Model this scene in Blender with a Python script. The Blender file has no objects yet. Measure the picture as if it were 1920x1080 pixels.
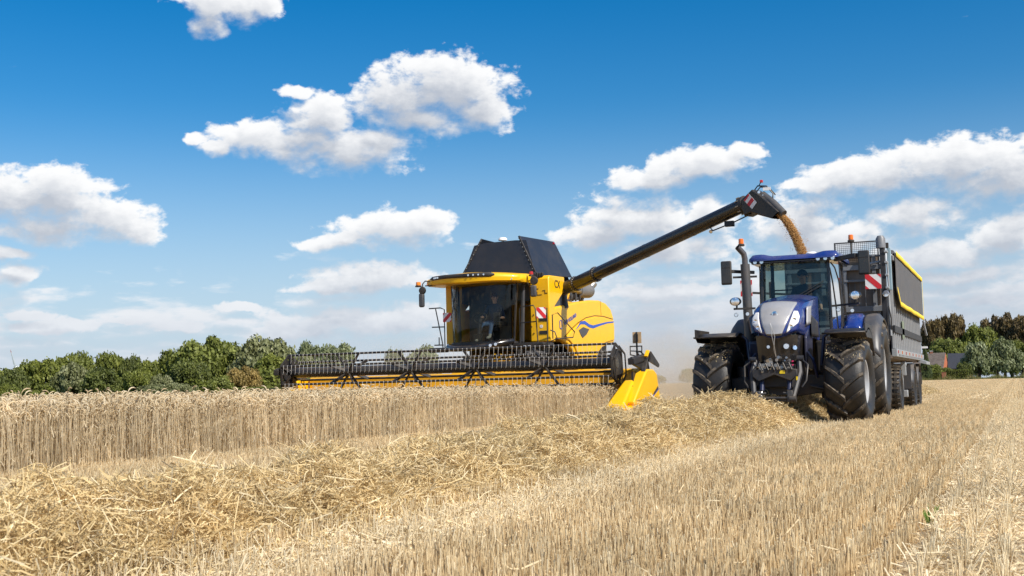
import bpy, bmesh, math, random
import numpy as np
from mathutils import Vector, Matrix
random.seed(7)
rng = np.random.default_rng(7)
SC = bpy.context.scene
COL = SC.collection
# ------------------------------------------------------------------ camera
TH, PITCH, ROLL, CAMH = math.atan(940/2300.), math.atan(188.4/2300), math.radians(1.35), .88
_f = Vector((-math.sin(TH)*math.cos(PITCH), math.cos(TH)*math.cos(PITCH), math.sin(PITCH)))
_r = Vector((math.cos(TH), math.sin(TH), 0)); _u = _r.cross(_f)
_rr = _r*math.cos(ROLL) - _u*math.sin(ROLL); _uu = _r*math.sin(ROLL) + _u*math.cos(ROLL)
cd = bpy.data.cameras.new('camera'); cam = bpy.data.objects.new('camera', cd); COL.objects.link(cam)
cam.matrix_world = Matrix(((_rr.x, _uu.x, -_f.x, 0), (_rr.y, _uu.y, -_f.y, 0), (_rr.z, _uu.z, -_f.z, CAMH), (0, 0, 0, 1)))
cd.sensor_width = 36; cd.lens = 2300/1920*36; cd.clip_start = .1; cd.clip_end = 12000
cd.dof.use_dof = True; cd.dof.focus_distance = 28; cd.dof.aperture_fstop = 8
SC.camera = cam
# ------------------------------------------------------------------ light
SUNV = Vector((1.0, -.42, 1.0)).normalized()
SUN_EL = math.asin(SUNV.z); SUN_AZ = math.atan2(SUNV.x, SUNV.y)
sl = bpy.data.lights.new('sun', 'SUN'); sl.energy = 4.8; sl.angle = math.radians(.53); sl.color = (1, .945, .86)
so = bpy.data.objects.new('sun', sl); COL.objects.link(so); so.rotation_euler = SUNV.to_track_quat('Z', 'Y').to_euler()
SC.view_settings.view_transform = 'Standard'; SC.view_settings.look = 'None'
SC.view_settings.exposure = .33; SC.view_settings.gamma = 1; SC.view_settings.use_curve_mapping = False
SC.cycles.max_bounces = 6; SC.cycles.transparent_max_bounces = 16; SC.cycles.volume_bounces = 1
SC.cycles.use_denoising = True

W = bpy.data.worlds.new('World'); SC.world = W; W.use_nodes = True
NT = W.node_tree; NT.nodes.clear()
class NB:
    """tiny node expression builder"""
    def __init__(s, nt): s.nt = nt
    def n(s, t, **k):
        x = s.nt.nodes.new(t)
        for a, b in k.items(): setattr(x, a, b)
        return x
    def put(s, sock, v):
        if isinstance(v, bpy.types.NodeSocket): s.nt.links.new(v, sock)
        elif v is not None: sock.default_value = v
    def m(s, op, a, b=None, c=None, clamp=False):
        x = s.n('ShaderNodeMath', operation=op, use_clamp=clamp); s.put(x.inputs[0], a)
        if b is not None: s.put(x.inputs[1], b)
        if c is not None: s.put(x.inputs[2], c)
        return x.outputs[0]
    def v(s, op, a, b=None, out=0):
        x = s.n('ShaderNodeVectorMath', operation=op); s.put(x.inputs[0], a)
        if b is not None: s.put(x.inputs[1], b)
        return x.outputs[out]
    def comb(s, x, y, z=0.0):
        c = s.n('ShaderNodeCombineXYZ'); s.put(c.inputs[0], x); s.put(c.inputs[1], y); s.put(c.inputs[2], z); return c.outputs[0]
    def noise(s, vec, scale, detail=5, rough=.55, dist=0, out=0):
        x = s.n('ShaderNodeTexNoise'); x.inputs['Scale'].default_value = scale; x.inputs['Detail'].default_value = detail
        x.inputs['Roughness'].default_value = rough; x.inputs['Distortion'].default_value = dist
        if vec is not None: s.nt.links.new(vec, x.inputs['Vector'])
        return x.outputs[out]
    def sm(s, v, lo, hi, a=0., b=1.):
        x = s.n('ShaderNodeMapRange', interpolation_type='SMOOTHSTEP'); s.put(x.inputs[0], v)
        for i, q in enumerate((lo, hi, a, b)): s.put(x.inputs[i+1], q)
        return x.outputs[0]
    def mix(s, f, a, b, blend='MIX'):
        x = s.n('ShaderNodeMix', data_type='RGBA', blend_type=blend); s.put(x.inputs[0], f); s.put(x.inputs[6], a); s.put(x.inputs[7], b)
        return x.outputs[2]
CLOUDS = [(-14.13, 7.05, 0.95, 0.34), (-14.56, 6.75, 0.38, 0.34), (-13.54, 7.08, 0.45, 0.24), (-10.05, 5.62, 1.25, 0.66), (-11.07, 5.43, 0.85, 0.52), (-9.45, 5.22, 0.7, 0.48), (-10.47, 5.04, 1.0, 0.34), (-12.47, 5.0, 0.7, 0.48), (-12.87, 4.64, 1.3, 0.4), (-13.65, 4.66, 0.9, 0.34), (-12.08, 4.45, 1.5, 0.38), (-11.48, 4.6, 0.9, 0.34), (-14.33, 4.49, 0.34, 0.18), (-12.86, 5.53, 0.32, 0.13), (-14.76, 4.63, 0.2, 0.13), (-17.19, 3.52, 1.1, 0.56), (-17.89, 3.47, 0.8, 0.5), (-16.38, 3.14, 1.0, 0.42), (-17.28, 2.98, 1.1, 0.34), (-15.84, 3.01, 0.6, 0.3), (-17.84, 2.5, 0.45, 0.12), (-17.84, 2.18, 0.5, 0.2), (-11.21, 3.02, 1.2, 0.36), (-10.61, 3.06, 0.75, 0.28), (-12.1, 2.81, 0.85, 0.2), (-11.52, 2.13, 1.3, 0.3), (-12.31, 1.99, 0.8, 0.18), (-11.73, 1.29, 1.9, 0.36), (-12.9, 1.11, 1.2, 0.25), (-17.18, 1.29, 1.2, 0.14), (-15.92, 1.4, 0.5, 0.1), (-14.91, 1.3, 0.6, 0.14), (-17.7, 1.48, 0.5, 0.12), (-13.96, 1.56, 0.4, 0.1), (-5.26, 4.04, 1.0, 0.34), (-6.26, 3.84, 0.9, 0.26), (-4.56, 4.24, 0.5, 0.2), (-0.74, 3.78, 1.8, 0.44), (-2.21, 3.61, 1.4, 0.34), (0.12, 3.47, 1.6, 0.6), (-3.15, 3.57, 0.7, 0.16), (-6.59, 3.06, 1.2, 0.5), (-7.19, 2.83, 0.9, 0.3), (-5.2, 3.1, 0.6, 0.36), (-5.9, 2.50, 1.3, 0.36), (-3.56, 2.87, 0.9, 0.6), (-3.0, 2.55, 1.2, 0.40), (-1.5, 2.94, 0.8, 0.36), (-1.17, 2.16, 1.3, 0.36), (-0.1, 2.45, .8, 0.40), (-6.03, 1.7, 1.3, 0.26), (-3.61, 1.71, 1.2, 0.32), (-0.84, 1.77, 1.5, 0.2), (-0.42, 1.37, 1.0, 0.24)]
def world():
    b = NB(NT)
    # node group: cloud density at P (azimuth and elevation, about 2.5 degrees to the unit)
    g = bpy.data.node_groups.new('cloud_density', 'ShaderNodeTree')
    g.interface.new_socket('P', in_out='INPUT', socket_type='NodeSocketVector')
    g.interface.new_socket('D', in_out='OUTPUT', socket_type='NodeSocketFloat')
    q = NB(g); gi = g.nodes.new('NodeGroupInput'); go = g.nodes.new('NodeGroupOutput')
    P = gi.outputs[0]
    warp = q.v('SUBTRACT', q.noise(P, 1.3, 3, .55, out=1), (.5, .5, .5))
    Pw = q.v('ADD', P, q.v('MULTIPLY', warp, (.7, .45, 0)))
    best = None
    for (u, v, ru, rv) in CLOUDS:
        ru *= 1.0; rv *= 1.04
        d = q.v('MULTIPLY', q.v('SUBTRACT', Pw, (u, v, 0)), (1/ru, 1/rv, 0))
        L = q.m('SUBTRACT', 1.0, q.v('LENGTH', d, out=1))
        best = L if best is None else q.m('SMOOTH_MAX', best, L, .12)
    n1 = q.m('SUBTRACT', q.noise(q.v('MULTIPLY', P, (1, 1.5, 1)), 1.9, 10, .60, .12), .5)
    D1 = q.m('ADD', q.m('MULTIPLY', q.m('MAXIMUM', best, -1.0), .95), q.m('MULTIPLY', n1, 1.6))
    # thin strata that thicken towards the horizon, everywhere round the sky
    sx = g.nodes.new('ShaderNodeSeparateXYZ'); g.links.new(P, sx.inputs[0])
    low = q.sm(sx.outputs[1], 3.6, .6)
    n2 = q.m('SUBTRACT', q.noise(q.v('MULTIPLY', P, (.55, 2.0, 1)), 1.25, 6, .55), .5)
    rt = q.sm(sx.outputs[0], -9.5, -5.5)
    D2 = q.m('ADD', q.m('ADD', q.m('MULTIPLY', n2, 1.5), -.42), q.m('MULTIPLY', low, q.m('ADD', .57, q.m('MULTIPLY', rt, .42))))
    # fair weather cumulus over the rest of the sky, beyond the part that is described above
    away = q.m('MAXIMUM', q.m('MAXIMUM', q.sm(sx.outputs[0], 1.5, 5.0), q.sm(sx.outputs[0], -19.5, -23.0)), q.sm(sx.outputs[1], 8.0, 11.0))
    n3 = q.m('SUBTRACT', q.noise(q.v('MULTIPLY', P, (.30, .5, 1)), 1.0, 8, .55, .1), .56)
    D3 = q.m('ADD', q.m('MULTIPLY', n3, 3.0), q.m('MULTIPLY', q.m('SUBTRACT', away, 1.0), 3.0))
    g.links.new(q.m('MAXIMUM', q.m('MAXIMUM', D1, D2), D3), go.inputs[0])
    tc = b.n('ShaderNodeTexCoord'); s = b.n('ShaderNodeSeparateXYZ'); NT.links.new(tc.outputs['Generated'], s.inputs[0])
    az = b.m('MULTIPLY', b.m('ARCTAN2', s.outputs[0], s.outputs[1]), 23.0)
    el = b.m('MULTIPLY', b.m('ARCSINE', s.outputs[2]), 23.0)
    P0 = b.comb(az, el); P1 = b.comb(b.m('ADD', az, .07), b.m('ADD', el, .17)); P2 = b.comb(b.m('ADD', az, .16), b.m('ADD', el, .44))
    def dens(P):
        x = b.n('ShaderNodeGroup'); x.node_tree = g; NT.links.new(P, x.inputs[0]); return x.outputs[0]
    d0, d1, d2 = dens(P0), dens(P1), dens(P2)
    deep = b.m('ADD', b.m('MULTIPLY', b.sm(d1, -.12, .80), .5), b.m('MULTIPLY', b.sm(d2, -.25, .70), .5))
    # crisp sunlit edges, soft ragged bases
    alpha = b.sm(b.m('DIVIDE', b.m('ADD', d0, .12), b.m('ADD', .30, b.m('MULTIPLY', deep, .75))), 0.0, 1.0)
    lit = b.m('SUBTRACT', 1.0, b.m('MULTIPLY', deep, 1.05), clamp=True)
    thick = b.sm(d0, .15, .9)
    sky = b.n('ShaderNodeTexSky', sky_type='NISHITA', sun_disc=False, sun_elevation=SUN_EL, sun_rotation=SUN_AZ, air_density=1.0, dust_density=.6, ozone_density=2.2)
    hs = b.n('ShaderNodeHueSaturation'); hs.inputs['Hue'].default_value = .5015; hs.inputs['Saturation'].default_value = 1.56; hs.inputs['Value'].default_value = .94
    NT.links.new(sky.outputs[0], hs.inputs['Color'])
    # hazier, paler air close to the horizon
    pale = b.sm(el, 5.5, -.3)
    skyc = b.mix(b.m('MULTIPLY', pale, .84), hs.outputs[0], (4.0, 4.95, 6.5, 1))
    ccol = b.mix(lit, (4.2, 4.5, 5.05, 1), (8.1, 8.1, 8.1, 1))
    ccol = b.mix(b.m('MULTIPLY', b.sm(el, 3.4, .2), .60), ccol, (4.4, 5.0, 5.9, 1))
    fade = b.m('MULTIPLY', alpha, b.sm(el, -.4, 1.2, .35, .97))
    col = b.mix(fade, skyc, ccol)
    bg = b.n('ShaderNodeBackground'); bg.inputs[1].default_value = .1; NT.links.new(col, bg.inputs[0])
    out = b.n('ShaderNodeOutputWorld'); NT.links.new(bg.outputs[0], out.inputs[0])
world()
W.cycles.sampling_method = 'MANUAL'; W.cycles.sample_map_resolution = 512
# ------------------------------------------------------------------ mesh helpers
ORG = Vector((0, 0, 0))
def tag(o, label=None, cat=None, group=None, kind=None):
    if label: o['label'] = label
    if cat: o['category'] = cat
    if group: o['group'] = group
    if kind: o['kind'] = kind
    return o
def thing(name, label, cat, loc, group=None):
    global ORG
    o = bpy.data.objects.new(name, None); COL.objects.link(o); o.location = loc; o.empty_display_size = .3
    ORG = Vector(loc); return tag(o, label, cat, group)
def sub_empty(name, loc, parent):
    o = bpy.data.objects.new(name, None); COL.objects.link(o); o.parent = parent; o.location = Vector(loc)-ORG; return o
class MB:
    def __init__(s): s.v = []; s.f = []; s.m = []
    def add(s, vs, fs, mi=0):
        k = len(s.v); s.v += [tuple(p) for p in vs]
        for q in fs: s.f.append(tuple(i+k for i in q)); s.m.append(mi)
        return s
    def hexa(s, p, mi=0):
        return s.add(p, [(0, 3, 2, 1), (4, 5, 6, 7), (0, 1, 5, 4), (1, 2, 6, 5), (2, 3, 7, 6), (3, 0, 4, 7)], mi)
    def box(s, x0, x1, y0, y1, z0, z1, mi=0):
        return s.hexa([(x0, y0, z0), (x1, y0, z0), (x1, y1, z0), (x0, y1, z0), (x0, y0, z1), (x1, y0, z1), (x1, y1, z1), (x0, y1, z1)], mi)
    def bar(s, p, q, w, h=None, up=(0, 0, 1), mi=0):
        h = h or w; p, q = Vector(p), Vector(q); d = (q-p).normalized(); u = Vector(up)
        if abs(d.dot(u)) > .97: u = Vector((0, 1, 0))
        a = d.cross(u).normalized()*w/2; b = a.cross(d).normalized()*h/2
        return s.hexa([p-a-b, p+a-b, p+a+b, p-a+b, q-a-b, q+a-b, q+a+b, q-a+b], mi)
    def prism(s, pts, ax, a0, a1, mi=0):
        n = len(pts)
        def P(u, v, a): return {'x': (a, u, v), 'y': (u, a, v), 'z': (u, v, a)}[ax]
        vs = [P(u, v, a0) for u, v in pts]+[P(u, v, a1) for u, v in pts]
        fs = [tuple(range(n)), tuple(range(2*n-1, n-1, -1))]+[(i, i+n, (i+1) % n+n, (i+1) % n) for i in range(n)]
        return s.add(vs, fs, mi)
    def tube(s, pts, r, n=8, closed=False, mi=0, cap=True):
        pts = [Vector(p) for p in pts]; N = len(pts); rs = r if isinstance(r, (list, tuple)) else [r]*N
        vs, u = [], None
        for i, p in enumerate(pts):
            a = pts[(i-1) % N] if closed or i > 0 else p; c = pts[(i+1) % N] if closed or i < N-1 else p
            d = (c-a).normalized()
            if u is None:
                u = d.orthogonal().normalized()
            u = (u-d*u.dot(d)).normalized(); w = d.cross(u)
            vs += [p+(u*math.cos(2*math.pi*k/n)+w*math.sin(2*math.pi*k/n))*rs[i] for k in range(n)]
        fs = []
        for i in range(N if closed else N-1):
            j = (i+1) % N
            fs += [(i*n+k, i*n+(k+1) % n, j*n+(k+1) % n, j*n+k) for k in range(n)]
        if cap and not closed: fs += [tuple(range(n-1, -1, -1)), tuple((N-1)*n+k for k in range(n))]
        return s.add(vs, fs, mi)
    def cyl(s, p, q, r0, r1=None, n=14, mi=0): return s.tube([p, q], [r0, r0 if r1 is None else r1], n, mi=mi)
    def lathe(s, prof, c, ax='x', n=32, mi=0, closed=False):
        vs = []; c = Vector(c)
        for k in range(n):
            t = 2*math.pi*k/n
            for r, a in prof:
                u, v = r*math.cos(t), r*math.sin(t)
                vs.append(c+Vector({'x': (a, u, v), 'y': (u, a, v), 'z': (u, v, a)}[ax]))
        m = len(prof); M = m if closed else m-1
        fs = [(k*m+i, ((k+1) % n)*m+i, ((k+1) % n)*m+(i+1) % m, k*m+(i+1) % m) for k in range(n) for i in range(M)]
        return s.add(vs, fs, mi)
    def grid(s, fn, nu, nv, mi=0):
        vs = [fn(i/nu, j/nv) for j in range(nv+1) for i in range(nu+1)]
        fs = [(j*(nu+1)+i, j*(nu+1)+i+1, (j+1)*(nu+1)+i+1, (j+1)*(nu+1)+i) for j in range(nv) for i in range(nu)]
        return s.add(vs, fs, mi)
    def build(s, name, mat, parent=None, smooth=40, bevel=0, label=None, thick=0, org=None, seg=2):
        me = bpy.data.meshes.new(name); o0 = ORG if org is None else Vector(org)
        if parent is None and org is None: o0 = Vector((0, 0, 0))
        me.from_pydata([tuple(Vector(v)-o0) for v in s.v], [], s.f)
        mats = mat if isinstance(mat, (list, tuple)) else [mat]
        for m in mats: me.materials.append(m)
        me.polygons.foreach_set('material_index', s.m); me.update()
        b = bmesh.new(); b.from_mesh(me)
        if not thick: bmesh.ops.recalc_face_normals(b, faces=b.faces)
        b.to_mesh(me); b.free()
        if smooth: me.shade_smooth(); me.set_sharp_from_angle(angle=math.radians(smooth))
        o = bpy.data.objects.new(name, me); COL.objects.link(o)
        if parent is not None: o.parent = parent
        if thick: x = o.modifiers.new('t', 'SOLIDIFY'); x.thickness = thick; x.offset = 0
        if bevel: x = o.modifiers.new('b', 'BEVEL'); x.width = bevel; x.segments = seg; x.limit_method = 'ANGLE'; x.angle_limit = math.radians(35); x.harden_normals = False
        if label: o['label'] = label
        return o
def text(s, name, size, mat, loc, rot, parent, extrude=.003, shear=0, width=1.0):
    cu = bpy.data.curves.new(name, 'FONT'); cu.body = s; cu.size = size; cu.extrude = extrude; cu.shear = shear
    cu.align_x = 'CENTER'; cu.align_y = 'CENTER'; cu.offset = .0015; cu.materials.append(mat)
    o = bpy.data.objects.new(name, cu); COL.objects.link(o); o.parent = parent; o.location = Vector(loc)-ORG; o.rotation_euler = rot; o.scale = (width, 1, 1)
    bpy.context.view_layer.update(); me = bpy.data.meshes.new_from_object(o.evaluated_get(bpy.context.evaluated_depsgraph_get())); n = bpy.data.objects.new(name, me); COL.objects.link(n)
    n.parent = parent; n.location = o.location; n.rotation_euler = rot; n.scale = (width, 1, 1); bpy.data.objects.remove(o); n.name = name
    return n
# ------------------------------------------------------------------ materials
def mat(name, col, rough=.5, metal=0, spec=.5, var=.12, scale=3., dirt=0, dirtcol=(.33, .25, .15), coat=0, bump=0, bscale=40, tr=None, dscale=1.7):
    m = bpy.data.materials.new(name); m.use_nodes = True; nt = m.node_tree; b = NB(nt)
    p = nt.nodes['Principled BSDF']; tc = b.n('ShaderNodeTexCoord'); ob = tc.outputs['Object']
    c = (*col, 1)
    if var:
        n = b.noise(ob, scale, 4, .6)
        c = b.mix(b.sm(n, .3, .7), tuple(x*(1-var) for x in col)+(1,), tuple(min(1, x*(1+var)) for x in col)+(1,))
    r = rough
    if dirt:
        geo = b.n('ShaderNodeNewGeometry'); sx = b.n('ShaderNodeSeparateXYZ'); nt.links.new(geo.outputs['Normal'], sx.inputs[0])
        upf = b.sm(sx.outputs[2], -.3, 1, .35, 1.0)
        f = b.m('MULTIPLY', b.m('MULTIPLY', b.sm(b.noise(ob, dscale, 7, .68), .36, .72), dirt), upf)
        c = b.mix(f, c, (*dirtcol, 1)); r = b.m('ADD', rough, b.m('MULTIPLY', f, .5), clamp=True)
    b.put(p.inputs['Base Color'], c); b.put(p.inputs['Roughness'], r); p.inputs['Metallic'].default_value = metal
    p.inputs['Specular IOR Level'].default_value = spec; p.inputs['Coat Weight'].default_value = coat; p.inputs['Coat Roughness'].default_value = .08
    if bump:
        bn = b.n('ShaderNodeBump'); bn.inputs['Strength'].default_value = bump; bn.inputs['Distance'].default_value = .02
        nt.links.new(b.noise(ob, bscale, 5, .6), bn.inputs['Height']); nt.links.new(bn.outputs[0], p.inputs['Normal'])
    return m
def glass(name, tint=(.75, .85, .82), refl=1.0, rough=.02):
    m = bpy.data.materials.new(name); m.use_nodes = True; nt = m.node_tree; nt.nodes.clear(); b = NB(nt)
    t = b.n('ShaderNodeBsdfTransparent'); t.inputs[0].default_value = (*tint, 1)
    gl = b.n('ShaderNodeBsdfGlossy'); gl.inputs['Roughness'].default_value = rough
    fr = b.n('ShaderNodeFresnel'); fr.inputs[0].default_value = 1.5
    mx = b.n('ShaderNodeMixShader'); nt.links.new(b.m('MULTIPLY', fr.outputs[0], refl, clamp=True), mx.inputs[0])
    nt.links.new(t.outputs[0], mx.inputs[1]); nt.links.new(gl.outputs[0], mx.inputs[2])
    o = b.n('ShaderNodeOutputMaterial'); nt.links.new(mx.outputs[0], o.inputs[0]); return m
def attr_mat(name, cols, rough=.6, trans=.25, inst=.12, attr='tone'):
    """straw, leaves: colour ramp over a per-blade attribute, plus light passing through"""
    m = bpy.data.materials.new(name); m.use_nodes = True; nt = m.node_tree; nt.nodes.clear(); b = NB(nt)
    a = b.n('ShaderNodeAttribute', attribute_name=attr)
    oi = b.n('ShaderNodeObjectInfo')
    cr = b.n('ShaderNodeValToRGB'); cr.color_ramp.elements[0].position = 0; cr.color_ramp.elements[0].color = (*cols[0], 1)
    cr.color_ramp.elements[1].position = 1; cr.color_ramp.elements[1].color = (*cols[-1], 1)
    for i, c in enumerate(cols[1:-1]):
        e = cr.color_ramp.elements.new((i+1)/(len(cols)-1)); e.color = (*c, 1)
    nt.links.new(a.outputs['Fac'], cr.inputs[0])
    geo = b.n('ShaderNodeNewGeometry')
    pn = b.sm(b.noise(geo.outputs['Position'], .9, 4, .6), .3, .7, 1-inst, 1+inst)
    c = b.v('MULTIPLY', cr.outputs[0], b.comb(pn, pn, pn))
    d = b.n('ShaderNodeBsdfPrincipled'); d.inputs['Roughness'].default_value = rough; d.inputs['Specular IOR Level'].default_value = .35
    nt.links.new(c, d.inputs['Base Color'])
    t = b.n('ShaderNodeBsdfTranslucent'); nt.links.new(c, t.inputs[0])
    mx = b.n('ShaderNodeMixShader'); mx.inputs[0].default_value = trans
    nt.links.new(d.outputs[0], mx.inputs[1]); nt.links.new(t.outputs[0], mx.inputs[2])
    o = b.n('ShaderNodeOutputMaterial'); nt.links.new(mx.outputs[0], o.inputs[0]); return m
# ================================================================== FIELD
def ss(t): t = np.clip(t, 0, 1); return t*t*(3-2*t)
def gz(x, y): return .45*ss((np.asarray(y)-60)/240)*ss((np.asarray(x)+60)/35)+0*np.asarray(x)
STRAW = [(.36, .24, .12), (.60, .44, .235), (.75, .585, .34), (.84, .69, .43), (.90, .79, .56)]
M_stub = attr_mat('cut_straw', STRAW, inst=.16)
M_wheat = attr_mat('ripe_wheat', [(.42, .31, .17), (.64, .50, .30), (.78, .635, .41), (.86, .73, .50), (.90, .80, .60)], trans=.5)
M_wind = attr_mat('loose_straw', [(.26, .165, .07), (.52, .365, .16), (.70, .53, .26), (.83, .67, .38), (.90, .78, .53)])
def ground_mat():
    m = bpy.data.materials.new('field_soil'); m.use_nodes = True; nt = m.node_tree; b = NB(nt); p = nt.nodes['Principled BSDF']
    geo = b.n('ShaderNodeNewGeometry'); pos = geo.outputs['Position']
    n1 = b.sm(b.noise(pos, 9, 6, .7), .35, .68)
    n2 = b.sm(b.noise(b.v('MULTIPLY', pos, (1.2, .035, 1)), 1.0, 4, .6), .35, .65)
    c = b.mix(n1, (.34, .24, .14, 1), (.62, .47, .27, 1))
    sx = b.n('ShaderNodeSeparateXYZ'); nt.links.new(pos, sx.inputs[0])
    far = b.sm(sx.outputs[1], 30, 90)
    c2 = b.mix(n2, (.52, .37, .18, 1), (.68, .50, .27, 1))
    c = b.mix(far, c, c2)
    # beyond the field edge: green meadow
    edge = b.m('MAXIMUM', b.sm(sx.outputs[1], 268, 272), b.sm(sx.outputs[0], -99, -101))
    c = b.mix(edge, c, (.07, .10, .03, 1))
    nt.links.new(c, p.inputs['Base Color']); p.inputs['Roughness'].default_value = .95; p.inputs['Specular IOR Level'].default_value = .1
    bn = b.n('ShaderNodeBump'); bn.inputs['Strength'].default_value = .6; bn.inputs['Distance'].default_value = .03
    nt.links.new(b.noise(pos, 30, 5, .7), bn.inputs['Height']); nt.links.new(bn.outputs[0], p.inputs['Normal'])
    return m
def make_ground():
    xs = np.unique(np.concatenate([np.linspace(-70, 30, 26), np.array([-6000, -3000, -1200, -600, -300, -200, -120, 60, 120, 250, 600, 1500, 4000])]))
    ys = np.unique(np.concatenate([np.linspace(-20, 320, 35), np.array([-3000, -600, -100, 400, 600, 1200, 3000, 7000])]))
    X, Y = np.meshgrid(xs, ys); Z = gz(X, Y); n, m = len(ys), len(xs)
    V = np.stack([X, Y, Z], -1).reshape(-1, 3)
    F = [(j*m+i, j*m+i+1, (j+1)*m+i+1, (j+1)*m+i) for j in range(n-1) for i in range(m-1)]
    me = bpy.data.meshes.new('ground'); me.from_pydata(V.tolist(), [], F); me.materials.append(ground_mat()); me.shade_smooth()
    o = bpy.data.objects.new('ground', me); COL.objects.link(o); tag(o, 'flat harvested field ground under the stubble', 'ground', kind='structure')
make_ground()

def npmesh(name, V, quads, tone, m, tris=None):
    """mesh from arrays; tone = one value per vertex"""
    me = bpy.data.meshes.new(name); nq = len(quads); nt_ = 0 if tris is None else len(tris)
    me.vertices.add(len(V)); me.vertices.foreach_set('co', np.asarray(V, np.float32).ravel())
    idx = quads.ravel() if nt_ == 0 else np.concatenate([quads.ravel(), tris.ravel()])
    me.loops.add(len(idx)); me.loops.foreach_set('vertex_index', idx.astype(np.int32))
    me.polygons.add(nq+nt_); st = np.concatenate([np.arange(nq)*4, nq*4+np.arange(nt_)*3]).astype(np.int32)
    me.polygons.foreach_set('loop_start', st)
    me.update(calc_edges=True)
    if tone is not None:
        a = me.attributes.new('tone', 'FLOAT', 'POINT'); a.data.foreach_set('value', np.asarray(tone, np.float32))
    me.materials.append(m); return me
def ribbons(path, width, sides=3, taper=None):
    """path (N,K,3), width (N,) or (N,K): tubes of `sides` sides; sides=2 gives flat ribbons. Returns V, quads, N*K*sides order"""
    N, K, _ = path.shape; w = np.broadcast_to(width[:, None] if np.ndim(width) == 1 else width, (N, K))
    d = np.gradient(path, axis=1); d /= np.linalg.norm(d, axis=2, keepdims=True)+1e-9
    ref = rng.normal(size=(N, 1, 3)); a = np.cross(d, ref); a /= np.linalg.norm(a, axis=2, keepdims=True)+1e-9; b = np.cross(d, a)
    if sides == 2:
        V = np.stack([path-a*w[..., None], path+a*w[..., None]], 2)
        base = (np.arange(N)[:, None]*K+np.arange(K-1)[None])*2
        Q = np.stack([base, base+1, base+3, base+2], -1).reshape(-1, 4)
    else:
        t = np.arange(sides)*2*np.pi/sides
        V = np.stack([path+(a*np.cos(q)+b*np.sin(q))*w[..., None] for q in t], 2)
        base = (np.arange(N)[:, None]*K+np.arange(K-1)[None])*sides; L = []
        for s in range(sides):
            s2 = (s+1) % sides; L.append(np.stack([base+s, base+s2, base+sides+s2, base+sides+s], -1))
        Q = np.stack(L, 2).reshape(-1, 4)
    return V.reshape(-1, 3), Q, sides
def join(parts):
    V, Q, T, k = [], [], [], 0
    for v, q, t in parts: V.append(v); Q.append(q+k); T.append(t); k += len(v)
    return np.concatenate(V), np.concatenate(Q), np.concatenate(T)
def lying(n, sx, sy, zf, lmin, lmax, w, pitch=.25, tone=(.3, .9), kink=.35):
    """loose bits of straw: gently bent ribbons"""
    c = np.stack([rng.uniform(0, sx, n), rng.uniform(0, sy, n), np.zeros(n)], 1); c[:, 2] = zf(c[:, 0], c[:, 1])
    L = rng.uniform(lmin, lmax, n); az = rng.uniform(0, 2*np.pi, n); pt = rng.normal(0, pitch, n)
    d = np.stack([np.cos(az)*np.cos(pt), np.sin(az)*np.cos(pt), np.sin(pt)], 1)
    bend = rng.normal(0, kink, (n, 3))
    t = np.array([-.5, -.15, .12, .5]); path = c[:, None]+d[:, None]*(L[:, None]*t)[..., None]+bend[:, None]*(L[:, None]*(np.abs(t)**1.3))[..., None]
    V, Q, s = ribbons(path, np.full(n, w)*rng.uniform(.45, 1.5, n), 2)
    return V, Q, np.repeat(rng.uniform(*tone, n), 4*2)
def stubble_tile(S, dens, w, flat=False, hmul=1.0, mess=0):
    n = int(dens*S*S); rows = max(1, int(round(S/.16)))
    x = (rng.integers(0, rows, n)+.5)*S/rows+rng.normal(0, .011, n); y = rng.uniform(0, S, n)
    h = rng.normal(.145, .018, n).clip(.05, .2)*hmul; lx, ly = rng.normal(0, .10, n), rng.normal(0, .12, n)
    if flat:
        k = rng.random(n) < .75; h[k] *= rng.uniform(.5, 1.3, k.sum()); ly[k] += rng.choice([-1, 1], k.sum())*rng.uniform(.4, 2.0, k.sum()); lx[k] += rng.normal(0, .55, k.sum())
    if mess: k = rng.random(n) < .35*mess; lx[k] += rng.normal(0, .6, k.sum()); ly[k] += rng.normal(0, .6, k.sum()); h[k] *= rng.uniform(.5, 1.2, k.sum())
    nrm = np.sqrt(1+lx**2+ly**2); d = np.stack([lx, ly, np.ones(n)], 1)/nrm[:, None]
    p0 = np.stack([x, y, np.zeros(n)], 1); path = np.stack([p0, p0+d*h[:, None]*.5+rng.normal(0, .003, (n, 3)), p0+d*h[:, None]], 1)
    V, Q, s = ribbons(path, np.full(n, w)*rng.uniform(.7, 1.25, n), 3)
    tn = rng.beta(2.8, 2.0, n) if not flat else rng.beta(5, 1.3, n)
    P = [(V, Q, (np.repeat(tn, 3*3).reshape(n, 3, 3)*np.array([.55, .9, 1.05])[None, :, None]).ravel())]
    P.append(lying(int(S*S*(300 if not flat else 1300)), S, S, lambda a, b: rng.uniform(.004, .03 if not flat else .08, len(a)), .03, .16, w*.9, .22, (.25, .95) if not flat else (.55, 1.0)))
    m2 = int(S*S*(8+45*mess)); P.append(lying(m2, S, S, lambda a, b: rng.uniform(.05, .14, len(a)), .08, .26, w*.95, .35, (.5, 1.0)))
    return join(P)
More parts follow.
